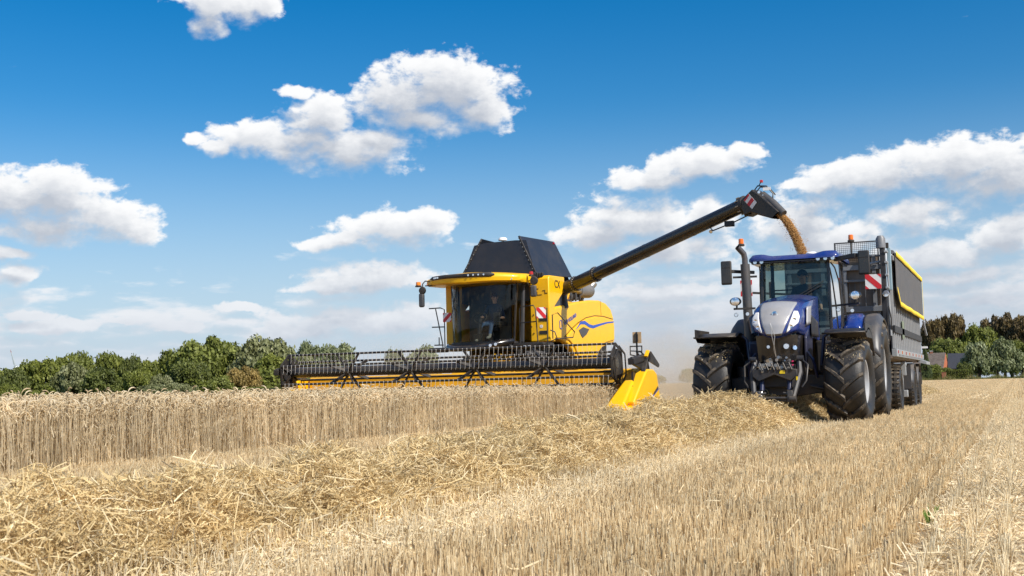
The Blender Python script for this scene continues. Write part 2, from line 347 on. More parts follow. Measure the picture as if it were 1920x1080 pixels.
def wheat_tile(S, dens, w, low=0):
    n = int(dens*S*S); x = rng.uniform(0, S, n); y = rng.uniform(0, S, n)
    h = rng.normal(.755, .06, n); lean = rng.normal(0, .05, (n, 2)); p0 = np.stack([x, y, np.full(n, low)], 1)
    t = np.array([0, .35, .7, 1.0]) if low == 0 else np.array([0, 1.0]); K = len(t)
    path = np.zeros((n, K, 3)); path[:] = p0[:, None]
    path[:, :, 0] += lean[:, :1]*h[:, None]*(t**1.6); path[:, :, 1] += lean[:, 1:]*h[:, None]*(t**1.6); path[:, :, 2] = low+(h[:, None]-low)*t
    V, Q, s = ribbons(path, np.full(n, w)*rng.uniform(.8, 1.3, n), 3)
    tn = rng.beta(3.6, 1.25, n)
    P = [(V, Q, np.repeat(tn, K*3))]
    # nodding ears
    az = rng.uniform(0, 2*np.pi, n); e = np.linspace(0, 1, 6); bend = rng.uniform(1.3, 3.3, n)
    top = path[:, -1]; ear = np.zeros((n, 6, 3)); ear[:, 0] = top; L = rng.uniform(.10, .15, n)
    for k in range(1, 6):
        a = bend*e[k]; ear[:, k] = ear[:, k-1]+np.stack([np.sin(a)*np.cos(az), np.sin(a)*np.sin(az), np.cos(a)], 1)*(L/5)[:, None]
    ew = np.array([.0018, .0055, .0075, .0075, .006, .002])*(w/.0026)**.6
    V, Q, s = ribbons(ear, np.broadcast_to(ew, (n, 6))*rng.uniform(.85, 1.2, (n, 1)), 4)
    P.append((V, Q, np.repeat(rng.uniform(.40, 1.0, n), 24)))
    # dry leaves
    if low == 0:
        m = int(n*.9); i = rng.integers(0, n, m); z0 = rng.uniform(.1, .62, m); az = rng.uniform(0, 2*np.pi, m); LL = rng.uniform(.07, .2, m)
        q = np.array([0, .5, 1.0]); base = p0[i]; base[:, 2] = z0; pa = np.zeros((m, 3, 3))
        pa[:] = base[:, None]; pa[:, :, 0] += np.cos(az)[:, None]*LL[:, None]*q*.6; pa[:, :, 1] += np.sin(az)[:, None]*LL[:, None]*q*.6
        pa[:, :, 2] += LL[:, None]*np.array([0, .25, -.35])
        V, Q, s = ribbons(pa, np.full(m, .0045), 2); P.append((V, Q, np.repeat(rng.uniform(.35, .95, m), 6)))
    return join(P)
WX0, WX1 = -6.9, -3.4          # strip that the windrow tiles cover
def wheight(x, y, seed, hh, xa, xb):
    u = (x-(xa+xb)/2)/((xb-xa)/2)
    lump = .16*np.sin(11*x+2*seed)*np.sin(9.4*y+seed)+.22*np.sin(3.1*x+seed)*np.sin(2.3*y+1.7*seed)+.17*np.sin(5.7*x+4.3*y+seed)
    return np.maximum(0, (1-np.abs(u)**3.0))*hh*(1+lump)
def windrow_tile(seed, n, w, hh, xa, xb):
    S, WD = 2.0, WX1-WX0; sd = seed*1.9; P = []
    nx, ny = 28, 16; gx, gy = np.meshgrid(np.linspace(WX0, WX1, nx+1), np.linspace(0, S, ny+1))
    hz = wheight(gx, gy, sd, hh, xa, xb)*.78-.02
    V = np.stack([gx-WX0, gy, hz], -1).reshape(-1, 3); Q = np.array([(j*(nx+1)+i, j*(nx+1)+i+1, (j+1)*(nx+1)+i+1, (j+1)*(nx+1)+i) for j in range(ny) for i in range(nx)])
    P.append((V, Q, np.full(len(V), .05)))  # mound toned dark so its colour puts shadow in gaps between straws
    c, sg = (xa+xb)/2-WX0, (xb-xa)*.31
    def bits(m, l0, l1, ww, pit, tn, lift):
        x = np.where(rng.random(m) < .8, rng.uniform(xa-WX0-.05, xb-WX0+.05, m), rng.normal(c, sg*1.2, m).clip(.02, WD-.02)); y = rng.uniform(0, S, m)
        z = wheight(x+WX0, y, sd, hh, xa, xb)*rng.uniform(.6, 1.05, m)+rng.uniform(0, lift, m)
        v, q, t = lying(m, 1, 1, lambda a, b: 0*a, l0, l1, ww, pit, tn)
        v = v.reshape(m, -1, 3); v -= v.mean(1, keepdims=True); v += np.stack([x, y, z], 1)[:, None]; v[:, :, 2] = np.maximum(v[:, :, 2], .004)
        P.append((v.reshape(-1, 3), q, t))
    bits(n, .05, .20, w, .50, (.15, .85), .05); bits(n, .02, .10, w*1.25, .7, (.0, .75), .05); bits(n//10, .14, .32, w*1.1, .55, (.5, 1), .08)
    return join(P)
SRC = bpy.data.collections.new('tile_sources')      # never linked: only drawn through the stuff objects below
def variants(prefix, fn, k, m):
    c = bpy.data.collections.new(prefix+'_tiles'); SRC.children.link(c)
    for i in range(k):
        V, Q, T = fn(i); me = npmesh('%s_%02d' % (prefix, i), V, Q, T, m); o = bpy.data.objects.new('%s_%02d' % (prefix, i), me); c.objects.link(o)
    return c
def stuff_scatter(name, label, cat, layers):
    """layers: [(collection, points (n,3), index, rotz, scale)] all joined in one object by geometry nodes"""
    P = np.concatenate([l[1] for l in layers]); me = bpy.data.meshes.new(name); me.vertices.add(len(P)); me.vertices.foreach_set('co', P.astype(np.float32).ravel())
    def at(n, t, arr): a = me.attributes.new(n, t, 'POINT'); a.data.foreach_set('value', arr)
    at('idx', 'INT', np.concatenate([l[2] for l in layers]).astype(np.int32)); at('rz', 'FLOAT', np.concatenate([l[3] for l in layers]).astype(np.float32))
    at('sc', 'FLOAT', np.concatenate([l[4] for l in layers]).astype(np.float32)); at('lay', 'INT', np.concatenate([np.full(len(l[1]), i) for i, l in enumerate(layers)]).astype(np.int32))
    o = bpy.data.objects.new(name, me); COL.objects.link(o); tag(o, label, cat, kind='stuff')
    g = bpy.data.node_groups.new(name+'_nodes', 'GeometryNodeTree'); g.interface.new_socket('Geometry', in_out='INPUT', socket_type='NodeSocketGeometry'); g.interface.new_socket('Geometry', in_out='OUTPUT', socket_type='NodeSocketGeometry')
    N = g.nodes.new; L = g.links.new; gi = N('NodeGroupInput'); go = N('NodeGroupOutput'); jn = N('GeometryNodeJoinGeometry')
    def na(n, t):
        x = N('GeometryNodeInputNamedAttribute'); x.data_type = t; x.inputs[0].default_value = n; return x.outputs[0]
    for i, l in enumerate(layers):
        ci = N('GeometryNodeCollectionInfo'); ci.inputs[0].default_value = l[0]; ci.inputs[1].default_value = True; ci.inputs[2].default_value = True
        cmp_ = N('FunctionNodeCompare'); cmp_.data_type = 'INT'; cmp_.operation = 'EQUAL'; L(na('lay', 'INT'), cmp_.inputs[2]); cmp_.inputs[3].default_value = i
        ip = N('GeometryNodeInstanceOnPoints'); L(gi.outputs[0], ip.inputs['Points']); L(cmp_.outputs[0], ip.inputs['Selection']); L(ci.outputs[0], ip.inputs['Instance'])
        ip.inputs['Pick Instance'].default_value = True; L(na('idx', 'INT'), ip.inputs['Instance Index'])
        cx = N('ShaderNodeCombineXYZ'); L(na('rz', 'FLOAT'), cx.inputs[2]); er = N('FunctionNodeEulerToRotation'); L(cx.outputs[0], er.inputs[0]); L(er.outputs[0], ip.inputs['Rotation'])
        L(na('sc', 'FLOAT'), ip.inputs['Scale']); L(ip.outputs[0], jn.inputs[0])
    L(jn.outputs[0], go.inputs[0]); md = o.modifiers.new('scatter', 'NODES'); md.node_group = g
    return o
def visible(x, y, r):
    """roughly inside the wedge that this place can be seen in, with a few metres to spare on both sides"""
    a = x*math.cos(TH)+y*math.sin(TH); d = -x*math.sin(TH)+y*math.cos(TH)
    return (d > 2.5) & (np.abs(a) < d*.4175*1.05+2.2+r)
def tilepts(x0, x1, y0, y1, S, keep=None):
    xs = np.arange(x0, x1-1e-6, S); ys = np.arange(y0, y1-1e-6, S); X, Y = np.meshgrid(xs, ys); X, Y = X.ravel(), Y.ravel()
    k = visible(X+S/2, Y+S/2, S)
    if keep is not None: k &= keep(X+S/2, Y+S/2)
    X, Y = X[k], Y[k]; Z = gz(X+S/2, Y+S/2); return np.stack([X, Y, Z], 1)
def turned(P, S, k, anyrot=True):
    """random variant and half turns about the tile centre"""
    n = len(P); r = rng.integers(0, 2, n)*2 if anyrot == 'half' else rng.integers(0, 4, n)
    off = np.array([[0, 0], [S, 0], [S, S], [0, S]])[r]; Q = P.copy(); Q[:, :2] += off
    return Q, rng.integers(0, k, n), r*np.pi/2, np.ones(n)
def field():
    S = .8
    cst = variants('stubble', lambda i: stubble_tile(S, (680, 660, 640, 680, 600, 620, 680, 560)[i], .0028, mess=(0, 0, .15, 0, .3, .2, 0, .6)[i]), 8, M_stub)
    cfl = variants('flattened', lambda i: stubble_tile(S, 560, .0028, True), 5, M_stub)
    cfr = variants('far_stubble', lambda i: stubble_tile(4.0, 110, .007), 3, M_stub)
    X0 = -3.7-.8*34
    def track(x):
        k = np.floor((x-X0)/.8).astype(int)-34; return np.isin(k, (0, 4, 5)) | (x < -90)
    uncut = lambda x, y: (x < -9.72) & ((y < 31.2) | (x < -19.9))
    near = tilepts(X0, 8, 2.4, 46.4, S, lambda x, y: (~uncut(x, y)))
    t = track(near[:, 0]+.4)
    far = tilepts(X0, 40, 46.4, 262, 4.0, lambda x, y: ~uncut(x, y))
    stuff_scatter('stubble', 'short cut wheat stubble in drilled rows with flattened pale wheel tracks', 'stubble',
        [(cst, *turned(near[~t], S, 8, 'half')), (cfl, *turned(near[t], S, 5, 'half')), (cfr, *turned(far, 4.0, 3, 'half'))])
    cw = variants('wheat', lambda i: wheat_tile(S, 330, .0030), 5, M_wheat)
    cf = variants('far_wheat', lambda i: wheat_tile(4.0, 60, .005, .35), 3, M_wheat)
    A = tilepts(-9.72-S*16, -9.73, 3.2, 31.2, S); Bx = tilepts(-9.72-S*16-4*30, -9.72-S*16-.1, 8, 150, 4.0, lambda x, y: (x > -112))
    C = tilepts(-9.72-S*16, -20.0-.01, 31.2, 47.2, S, uncut); Dx = tilepts(-9.72-S*16-.0, -19.9-.01, 47.2, 150, 4.0, uncut)
    n1 = np.concatenate([A, C]); n2 = np.concatenate([Bx, Dx])
    stuff_scatter('standing_wheat', 'uncut ripe wheat with nodding ears standing left of the windrow', 'wheat', [(cw, *turned(n1, S, 5)), (cf, *turned(n2, 4.0, 3))])
    L = []
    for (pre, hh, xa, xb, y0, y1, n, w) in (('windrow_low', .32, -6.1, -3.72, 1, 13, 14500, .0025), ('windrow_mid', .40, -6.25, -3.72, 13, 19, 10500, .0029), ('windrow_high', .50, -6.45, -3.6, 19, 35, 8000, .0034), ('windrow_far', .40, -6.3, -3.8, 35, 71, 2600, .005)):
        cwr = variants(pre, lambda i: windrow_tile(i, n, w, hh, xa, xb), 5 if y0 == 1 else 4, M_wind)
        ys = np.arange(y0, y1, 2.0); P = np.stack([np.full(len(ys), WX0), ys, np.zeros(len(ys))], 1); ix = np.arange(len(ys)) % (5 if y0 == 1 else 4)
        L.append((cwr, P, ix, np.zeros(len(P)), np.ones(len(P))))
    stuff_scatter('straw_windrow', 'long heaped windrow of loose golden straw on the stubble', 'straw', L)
field()
def weed(x, y, label):
    n = 26; a = rng.uniform(0, 6.28, n); h = rng.uniform(.05, .15, n); p0 = np.stack([np.cos(a)*.015, np.sin(a)*.02, 0*a], 1); p2 = np.stack([np.cos(a)*h*.45, np.sin(a)*h*.45, h], 1); p1 = (p0+p2)/2+np.stack([0*a, 0*a, h*.14], 1)
    V, Q, s_ = ribbons(np.stack([p0, p1, p2], 1), np.broadcast_to(np.array([.003, .0045, .001]), (n, 3)), 2)
    o = bpy.data.objects.new('green_weed', npmesh('green_weed', V, Q, np.repeat(rng.random(n), 6), attr_mat('weed_leaf', [(.07, .14, .02), (.14, .24, .04), (.24, .34, .08)]))); COL.objects.link(o); o.location = (x, y, 0); tag(o, label, 'weed')
weed(-.52, 7.72, 'small tuft of green weed growing in the pale wheel track at the right')
# ================================================================== PAINTS
M_blue = mat('blue_paint', (.006, .029, .18), .22, coat=.6, var=.05, dirt=.22, dscale=1.3)
M_navy = mat('dark_blue_paint', (.008, .015, .055), .3, coat=.4, var=.06, dirt=.25)
M_silver = mat('silver_paint', (.46, .45, .44), .33, metal=.35, var=.05, dirt=.3, dirtcol=(.42, .37, .30))
M_black = mat('black_plastic', (.016, .016, .018), .42, var=.15, dirt=.28)
M_gloss = mat('black_gloss', (.012, .012, .014), .18, coat=.4, var=.1, dirt=.2)
M_chass = mat('chassis_black', (.014, .016, .022), .5, var=.2, dirt=.35)
M_rub = mat('tyre_rubber', (.014, .014, .014), .48, var=.25, dirt=.16, dirtcol=(.20, .15, .10), bump=.3, bscale=25, dscale=2.6)
M_lug = mat('tyre_lug_rubber', (.018, .017, .016), .5, var=.25, dirt=.72, dirtcol=(.34, .26, .17), bump=.5, bscale=35, dscale=5.5)  # tan dust, strengthened to colour in the light that lug tops catch
M_rim = mat('rim_grey', (.48, .49, .50), .38, metal=.25, var=.05, dirt=.25)
M_steel = mat('bare_steel', (.42, .41, .39), .34, metal=.9, var=.12, dirt=.35)
M_dgrey = mat('dark_grey_plastic', (.052, .054, .060), .42, var=.08, dirt=.3)
M_white = mat('white_plastic', (.78, .78, .77), .4, var=.04, dirt=.2)
M_red = mat('sign_red', (.58, .02, .03), .4, var=.05, dirt=.1)
M_orange = mat('beacon_orange', (.85, .17, .01), .22, var=.05, coat=.5)
M_redlens = mat('red_lens', (.5, .02, .02), .25, coat=.5, var=.05)
M_lamp = mat('lamp_lens', (.80, .82, .86), .08, metal=.85, var=.15, scale=60, coat=.7)
M_chrome = mat('mirror_face', (.75, .78, .80), .06, metal=1, var=0)
M_glass = glass('cab_glass', (.52, .62, .60), 1.35)
M_glass2 = glass('cab_glass_dark', (.80, .85, .81), .7)
M_seat = mat('seat_cloth', (.03, .03, .035), .85, var=.2)
M_yel = mat('yellow_paint', (.86, .465, .003), .38, coat=.2, spec=.35, var=.03, dirt=.10, dirtcol=(.45, .30, .10))
M_yel2 = mat('dusty_yellow_paint', (.78, .40, .010), .42, var=.06, dirt=.40, dirtcol=(.42, .28, .12))
M_yline = mat('yellow_tape', (.80, .58, .01), .5, var=.06, dirt=.15)
M_seam = mat('panel_seam', (.10, .055, .01), .6, var=.1)
M_stripe = mat('blue_stripe', (.015, .075, .42), .35, var=.05)
M_skin = mat('skin', (.48, .27, .18), .5, var=.08)
M_shirt = mat('dark_shirt', (.02, .03, .06), .85, var=.2)
M_jean = mat('jeans', (.07, .13, .24), .85, var=.25, scale=12)
M_shoe = mat('grey_shoe', (.35, .33, .28), .7, var=.1)
M_hair = mat('brown_hair', (.06, .035, .02), .7, var=.2, scale=30)
M_glow = mat('beacon_lit', (.9, .25, .02), .2, coat=.5, var=.05)

def striped_sign(name, parent, c, u, v, flip=1, bands=2, thick=.012):
    """a plate with slanting red stripes on white; c centre, u half-width vector, v half-height vector"""
    c, u, v = Vector(c), Vector(u), Vector(v); n = u.cross(v).normalized()
    b = MB(); P = [c-u-v, c+u-v, c+u+v, c-u+v]; b.hexa([p-n*thick for p in P]+[p for p in P], 0); o = b.build(name, M_white, parent)
    def clip(poly, a, bb, cc, keep):
        out = []
        for i in range(len(poly)):
            p, q = poly[i], poly[(i+1) % len(poly)]; fp, fq = a*p[0]+bb*p[1]-cc, a*q[0]+bb*q[1]-cc
            if keep*fp >= 0: out.append(p)
            if fp*fq < 0: t = fp/(fp-fq); out.append((p[0]+(q[0]-p[0])*t, p[1]+(q[1]-p[1])*t))
        return out
    s = MB(); w = 4.0/(2*bands)
    for k in range(-bands, bands+1, 1):
        if k % 2: continue
        poly = [(-1, -1), (1, -1), (1, 1), (-1, 1)]
        poly = clip(poly, flip, 1, k*w-w/2, 1); poly = clip(poly, flip, 1, k*w+w/2, -1) if poly else poly
        if len(poly) < 3: continue
        m = len(poly); f = [c+u*a+v*bq+n*.001 for a, bq in poly]; g2 = [c+u*a+v*bq+n*.004 for a, bq in poly]
        s.add(f+g2, [tuple(range(m-1, -1, -1)), tuple(range(m, 2*m))]+[(i, (i+1) % m, (i+1) % m+m, i+m) for i in range(m)])
    s.build('red_stripe', M_red, o); return o
# ---------------------------------------------------------------- wheels
def wheel(parent, c, R, Wd, rimr, nlug, out, lugk=.40, rimmat=None, yaw=0, agri=True, name='wheel', lugw=.075):
    e = sub_empty(name, c, parent); e.rotation_euler.z = yaw
    h = Wd/2; lh = .066 if agri else .02; rs = R-lh
    prof = [(rimr, -h*.78), (rimr+.04, -h*.92), (rimr+(rs-rimr)*.5, -h*1.03), (rs-.10, -h*.99), (rs-.035, -h*.86), (rs-.01, -h*.5), (rs, 0)]
    prof = prof+[(r, -x) for r, x in prof[-2::-1]]
    MB().lathe(prof, (0, 0, 0), 'x', 56).build('tyre', M_rub, e, 50, org=(0, 0, 0))
    def rad(w):
        xs = [0, h*.5, h*.86, h*.99, h*1.03]; ys = [rs, rs-.01, rs-.035, rs-.10, rimr+(rs-rimr)*.5]; return float(np.interp(w, xs, ys))
    if agri:
        K = 9; ms = []
        for sg in (-1, 1):
            b = MB(); vs = []
            for i in range(K):
                t = i/(K-1); w = -.03+(h*.985+.03)*min(1, t/.86); r0 = rad(max(w, 0))
                if t > .86: w = h*1.0; r0 = rs-.10-.07*(t-.86)/.14
                a = lugk*(min(t/.86, 1.12))**.88; hw = lugw*.5*(1.15-.25*t)/R; hh = lh*(1.0 if t < .95 else .35)
                for (da, rr) in ((-hw*1.25, r0-.012), (-hw*.75, r0+hh), (hw*.75, r0+hh), (hw*1.25, r0-.012)):
                    aa = a+da; vs.append((sg*w, -math.cos(aa)*rr, math.sin(aa)*rr))
            fs = [(i*4+j, i*4+(j+1) % 4, (i+1)*4+(j+1) % 4, (i+1)*4+j) for i in range(K-1) for j in range(4)]+[(0, 1, 2, 3), tuple((K-1)*4+j for j in (3, 2, 1, 0))]
            b.add(vs, fs); o = b.build('tyre_lug', M_lug, e, 30, bevel=.006, org=(0, 0, 0), seg=1); ms.append(o)
            ph = 0 if sg < 0 else math.pi/nlug; o.rotation_euler.x = ph
            for k in range(1, nlug):
                q = o.copy(); COL.objects.link(q); q.parent = e; q.rotation_euler.x = ph+2*math.pi*k/nlug
    else:
        b = MB()
        for x in (-.3, 0, .3):
            b.lathe([(rs-.004, x*Wd-.045), (rs+lh, x*Wd-.035), (rs+lh, x*Wd+.035), (rs-.004, x*Wd+.045)], (0, 0, 0), 'x', 56)
        b.build('tread_rib', M_rub, e, 30, org=(0, 0, 0))
        for k in range(0):
            pass
        o = MB().box(-h*.96, h*.96, -.03, .03, rs-.02, rs+lh+.004).build('tread_block', M_lug, e, 30, org=(0, 0, 0))
        for k in range(1, nlug):
            q = o.copy(); COL.objects.link(q); q.parent = e; q.rotation_euler.x = 2*math.pi*k/nlug
    # rim: dished disc seen from the outside
    d = out; rp = [(rimr+.012, d*h*.80), (rimr-.02, d*h*.78), (rimr-.045, d*h*.5), (rimr-.05, d*h*.2), (rimr*.62, d*h*.22), (rimr*.5, d*h*.42), (rimr*.30, d*h*.46), (rimr*.28, d*h*.60), (rimr*.16, d*h*.64), (.0, d*h*.65)]
    MB().lathe(rp, (0, 0, 0), 'x', 40).build('rim', rimmat or M_rim, e, 40, org=(0, 0, 0))
    b = MB(); b.cyl((d*h*.42, rimr*.4, 0), (d*h*.50, rimr*.4, 0), .018, n=6); o = b.build('wheel_nut', M_steel, e, 30, org=(0, 0, 0))
    for k in range(1, 8):
        q = o.copy(); COL.objects.link(q); q.parent = e; q.rotation_euler.x = k*math.pi/4
    return e
def work_light(b, c, r, d=(0, -1, 0), depth=.05):
    c, d = Vector(c), Vector(d).normalized(); b.cyl(c-d*-depth*0, c-d*depth, r, r*.7, 14)
def lamp(parent, c, r, d=(0, -1, 0), name='work_light', depth=.06):
    c, d = Vector(c), Vector(d).normalized()
    o = MB().cyl(c-d*depth, c, r*.75, r, 16).build(name, M_gloss, parent, 40)
    MB().cyl(c+d*.001, c+d*.008, r*.88, r*.8, 16).build('lens', M_lamp, o, 40); return o
def beacon(parent, c, r=.055, h=.11, m=None, name='beacon'):
    c = Vector(c); o = MB().lathe([(0, -.05), (r*1.25, -.05), (r*1.35, -.02), (r*1.0, 0), (0, 0)], c, 'z', 18).build(name, M_black, parent, 40)
    MB().lathe([(0, 0.001), (r*.95, 0.001), (r, h*.2), (r*.95, h*.9), (r*.7, h), (0, h)], c, 'z', 18).build('beacon_lens', m or M_orange, o, 40); return o
def mirror(parent, x0, x1, y, z0, z1, t=.07):
    o = MB().box(x0, x1, y, y+t, z0, z1).build('mirror', M_black, parent, 40, bevel=.03, seg=3)
    zs = z0+(z1-z0)*.68
    MB().box(x0+.025, x1-.025, y-.004, y+.0, z0+.04, zs).build('mirror_face', M_gloss, o, 0)
    MB().box(x0+.025, x1-.025, y-.004, y+.0, zs+.02, z1-.03).build('mirror_face', M_gloss, o, 0); return o

# ---------------------------------------------------------------- people
def person(label, group, hip, tors, head_dir, feet, hands, elbows, knees, shirt, trousers, cap=False):
    """seated figure: one continuous skinned body, faces coloured by position"""
    hip = Vector(hip); p = thing('person', label, 'person', hip, group)
    U = Vector(tors).normalized(); R = Vector((1, 0, 0)); ch = hip+U*.42; nk = hip+U*.56; hd = nk+Vector(head_dir).normalized()*.17
    V = [hip, hip+U*.2, ch, nk, nk+Vector(head_dir).normalized()*.06, hd, hd+Vector((0, 0, .07))]; RD = [.16, .145, .17, .062, .058, .098, .07]
    E = [(0, 1), (1, 2), (2, 3), (3, 4), (4, 5), (5, 6)]
    for i, sg in enumerate((-1, 1)):
        sh = ch+R*sg*.19+U*.06; k = len(V); el = Vector(elbows[i]); ha = Vector(hands[i]); pa = ha+(ha-el).normalized()*.08
        V += [sh, el, ha, pa]; RD += [.068, .048, .030, .036]; E += [(2, k), (k, k+1), (k+1, k+2), (k+2, k+3)]
        hp = hip+R*sg*.1; k = len(V); kn = Vector(knees[i]); ft = Vector(feet[i]); V += [hp, kn, ft, ft+Vector((0, -.2, -.03))]; RD += [.1, .066, .045, .042]
        E += [(0, k), (k, k+1), (k+1, k+2), (k+2, k+3)]
    me = bpy.data.meshes.new('body'); me.from_pydata([tuple(v-hip) for v in V], E, []); o = bpy.data.objects.new('body', me); COL.objects.link(o)
    s = o.modifiers.new('s', 'SKIN'); sv = me.skin_vertices[0].data
    for i, r in enumerate(RD): sv[i].radius = (r, r*(.75 if i in (0, 1, 2) else 1))
    sv[0].use_root = True; ss_ = o.modifiers.new('u', 'SUBSURF'); ss_.levels = ss_.render_levels = 2
    dg = bpy.context.evaluated_depsgraph_get(); nm = bpy.data.meshes.new_from_object(o.evaluated_get(dg)); bpy.data.objects.remove(o)
    nm.materials.clear()
    for m in (shirt, trousers, M_skin, M_shoe): nm.materials.append(m)
    for f in nm.polygons:
        q = f.center+hip; mi = 0
        if (q-hip).dot(U) < .03: mi = 1
        for i in (0, 1):
            if (q-Vector(feet[i])).length < .11 or (q-Vector(feet[i])-Vector((0, -.15, -.03))).length < .14: mi = 3
            if (q-Vector(hands[i])).length < .17: mi = 2
            if mi == 0 and (q-Vector(knees[i])).length < .2: mi = 1
        if (q-nk).dot(Vector(head_dir)) > .03: mi = 2
        f.material_index = mi
    nm.shade_smooth(); b = bpy.data.objects.new('body', nm); COL.objects.link(b); b.parent = p
    # face: brow, nose, eyes, ears, mouth
    f = MB(); hz = hd+Vector((0, 0, .03))
    f.tube([hz+Vector((0, -.088, .02)), hz+Vector((0, -.112, -.02)), hz+Vector((0, -.092, -.03))], [.010, .016, .010], 6)
    for sg in (-1, 1): f.tube([hz+Vector((sg*.092, .01, .02)), hz+Vector((sg*.102, .015, -.03))], .014, 6)
    f.build('face', M_skin, p, 60)
    f = MB()
    for sg in (-1, 1): f.box(hz.x+sg*.035-.012, hz.x+sg*.035+.012, hz.y-.098, hz.y-.09, hz.z+.005, hz.z+.017)
    f.box(hz.x-.025, hz.x+.025, hz.y-.096, hz.y-.088, hz.z-.062, hz.z-.054); f.build('eyes_and_mouth', M_hair, p, 0)
    hr = MB(); hr.grid(lambda u, v: hz+Vector((.108*math.sin(v*1.75)*math.cos(u*6.2832), .012+.112*math.sin(v*1.75)*math.sin(u*6.2832), .035+.112*math.cos(v*1.75)+(-.05*v if math.sin(u*6.2832) > 0 else .03*v))), 18, 7)
    hr.build('hair' if not cap else 'cap', M_hair if not cap else M_shirt, p, 60)
    # fingers closing on what the hands hold
    fg = MB()
    for i in (0, 1):
        ha = Vector(hands[i]); d = (ha-Vector(elbows[i])).normalized(); w = d.cross(Vector((0, 0, 1))).normalized(); b0 = ha+d*.075
        for k in range(4):
            q = b0+w*(k-1.5)*.019; L = (.034, .040, .037, .028)[k]; fg.tube([q, q+d*L, q+d*L*1.35+Vector((0, 0, -.02)), q+d*L+Vector((0, 0, -.045))], [.0095, .009, .0085, .007], 6)
        q = ha+d*.03+w*.03; fg.tube([q, q+w*.025+d*.02, q+w*.022+d*.045+Vector((0, 0, -.012))], [.011, .010, .008], 6)
    fg.build('fingers', M_skin, p, 60)
    return p
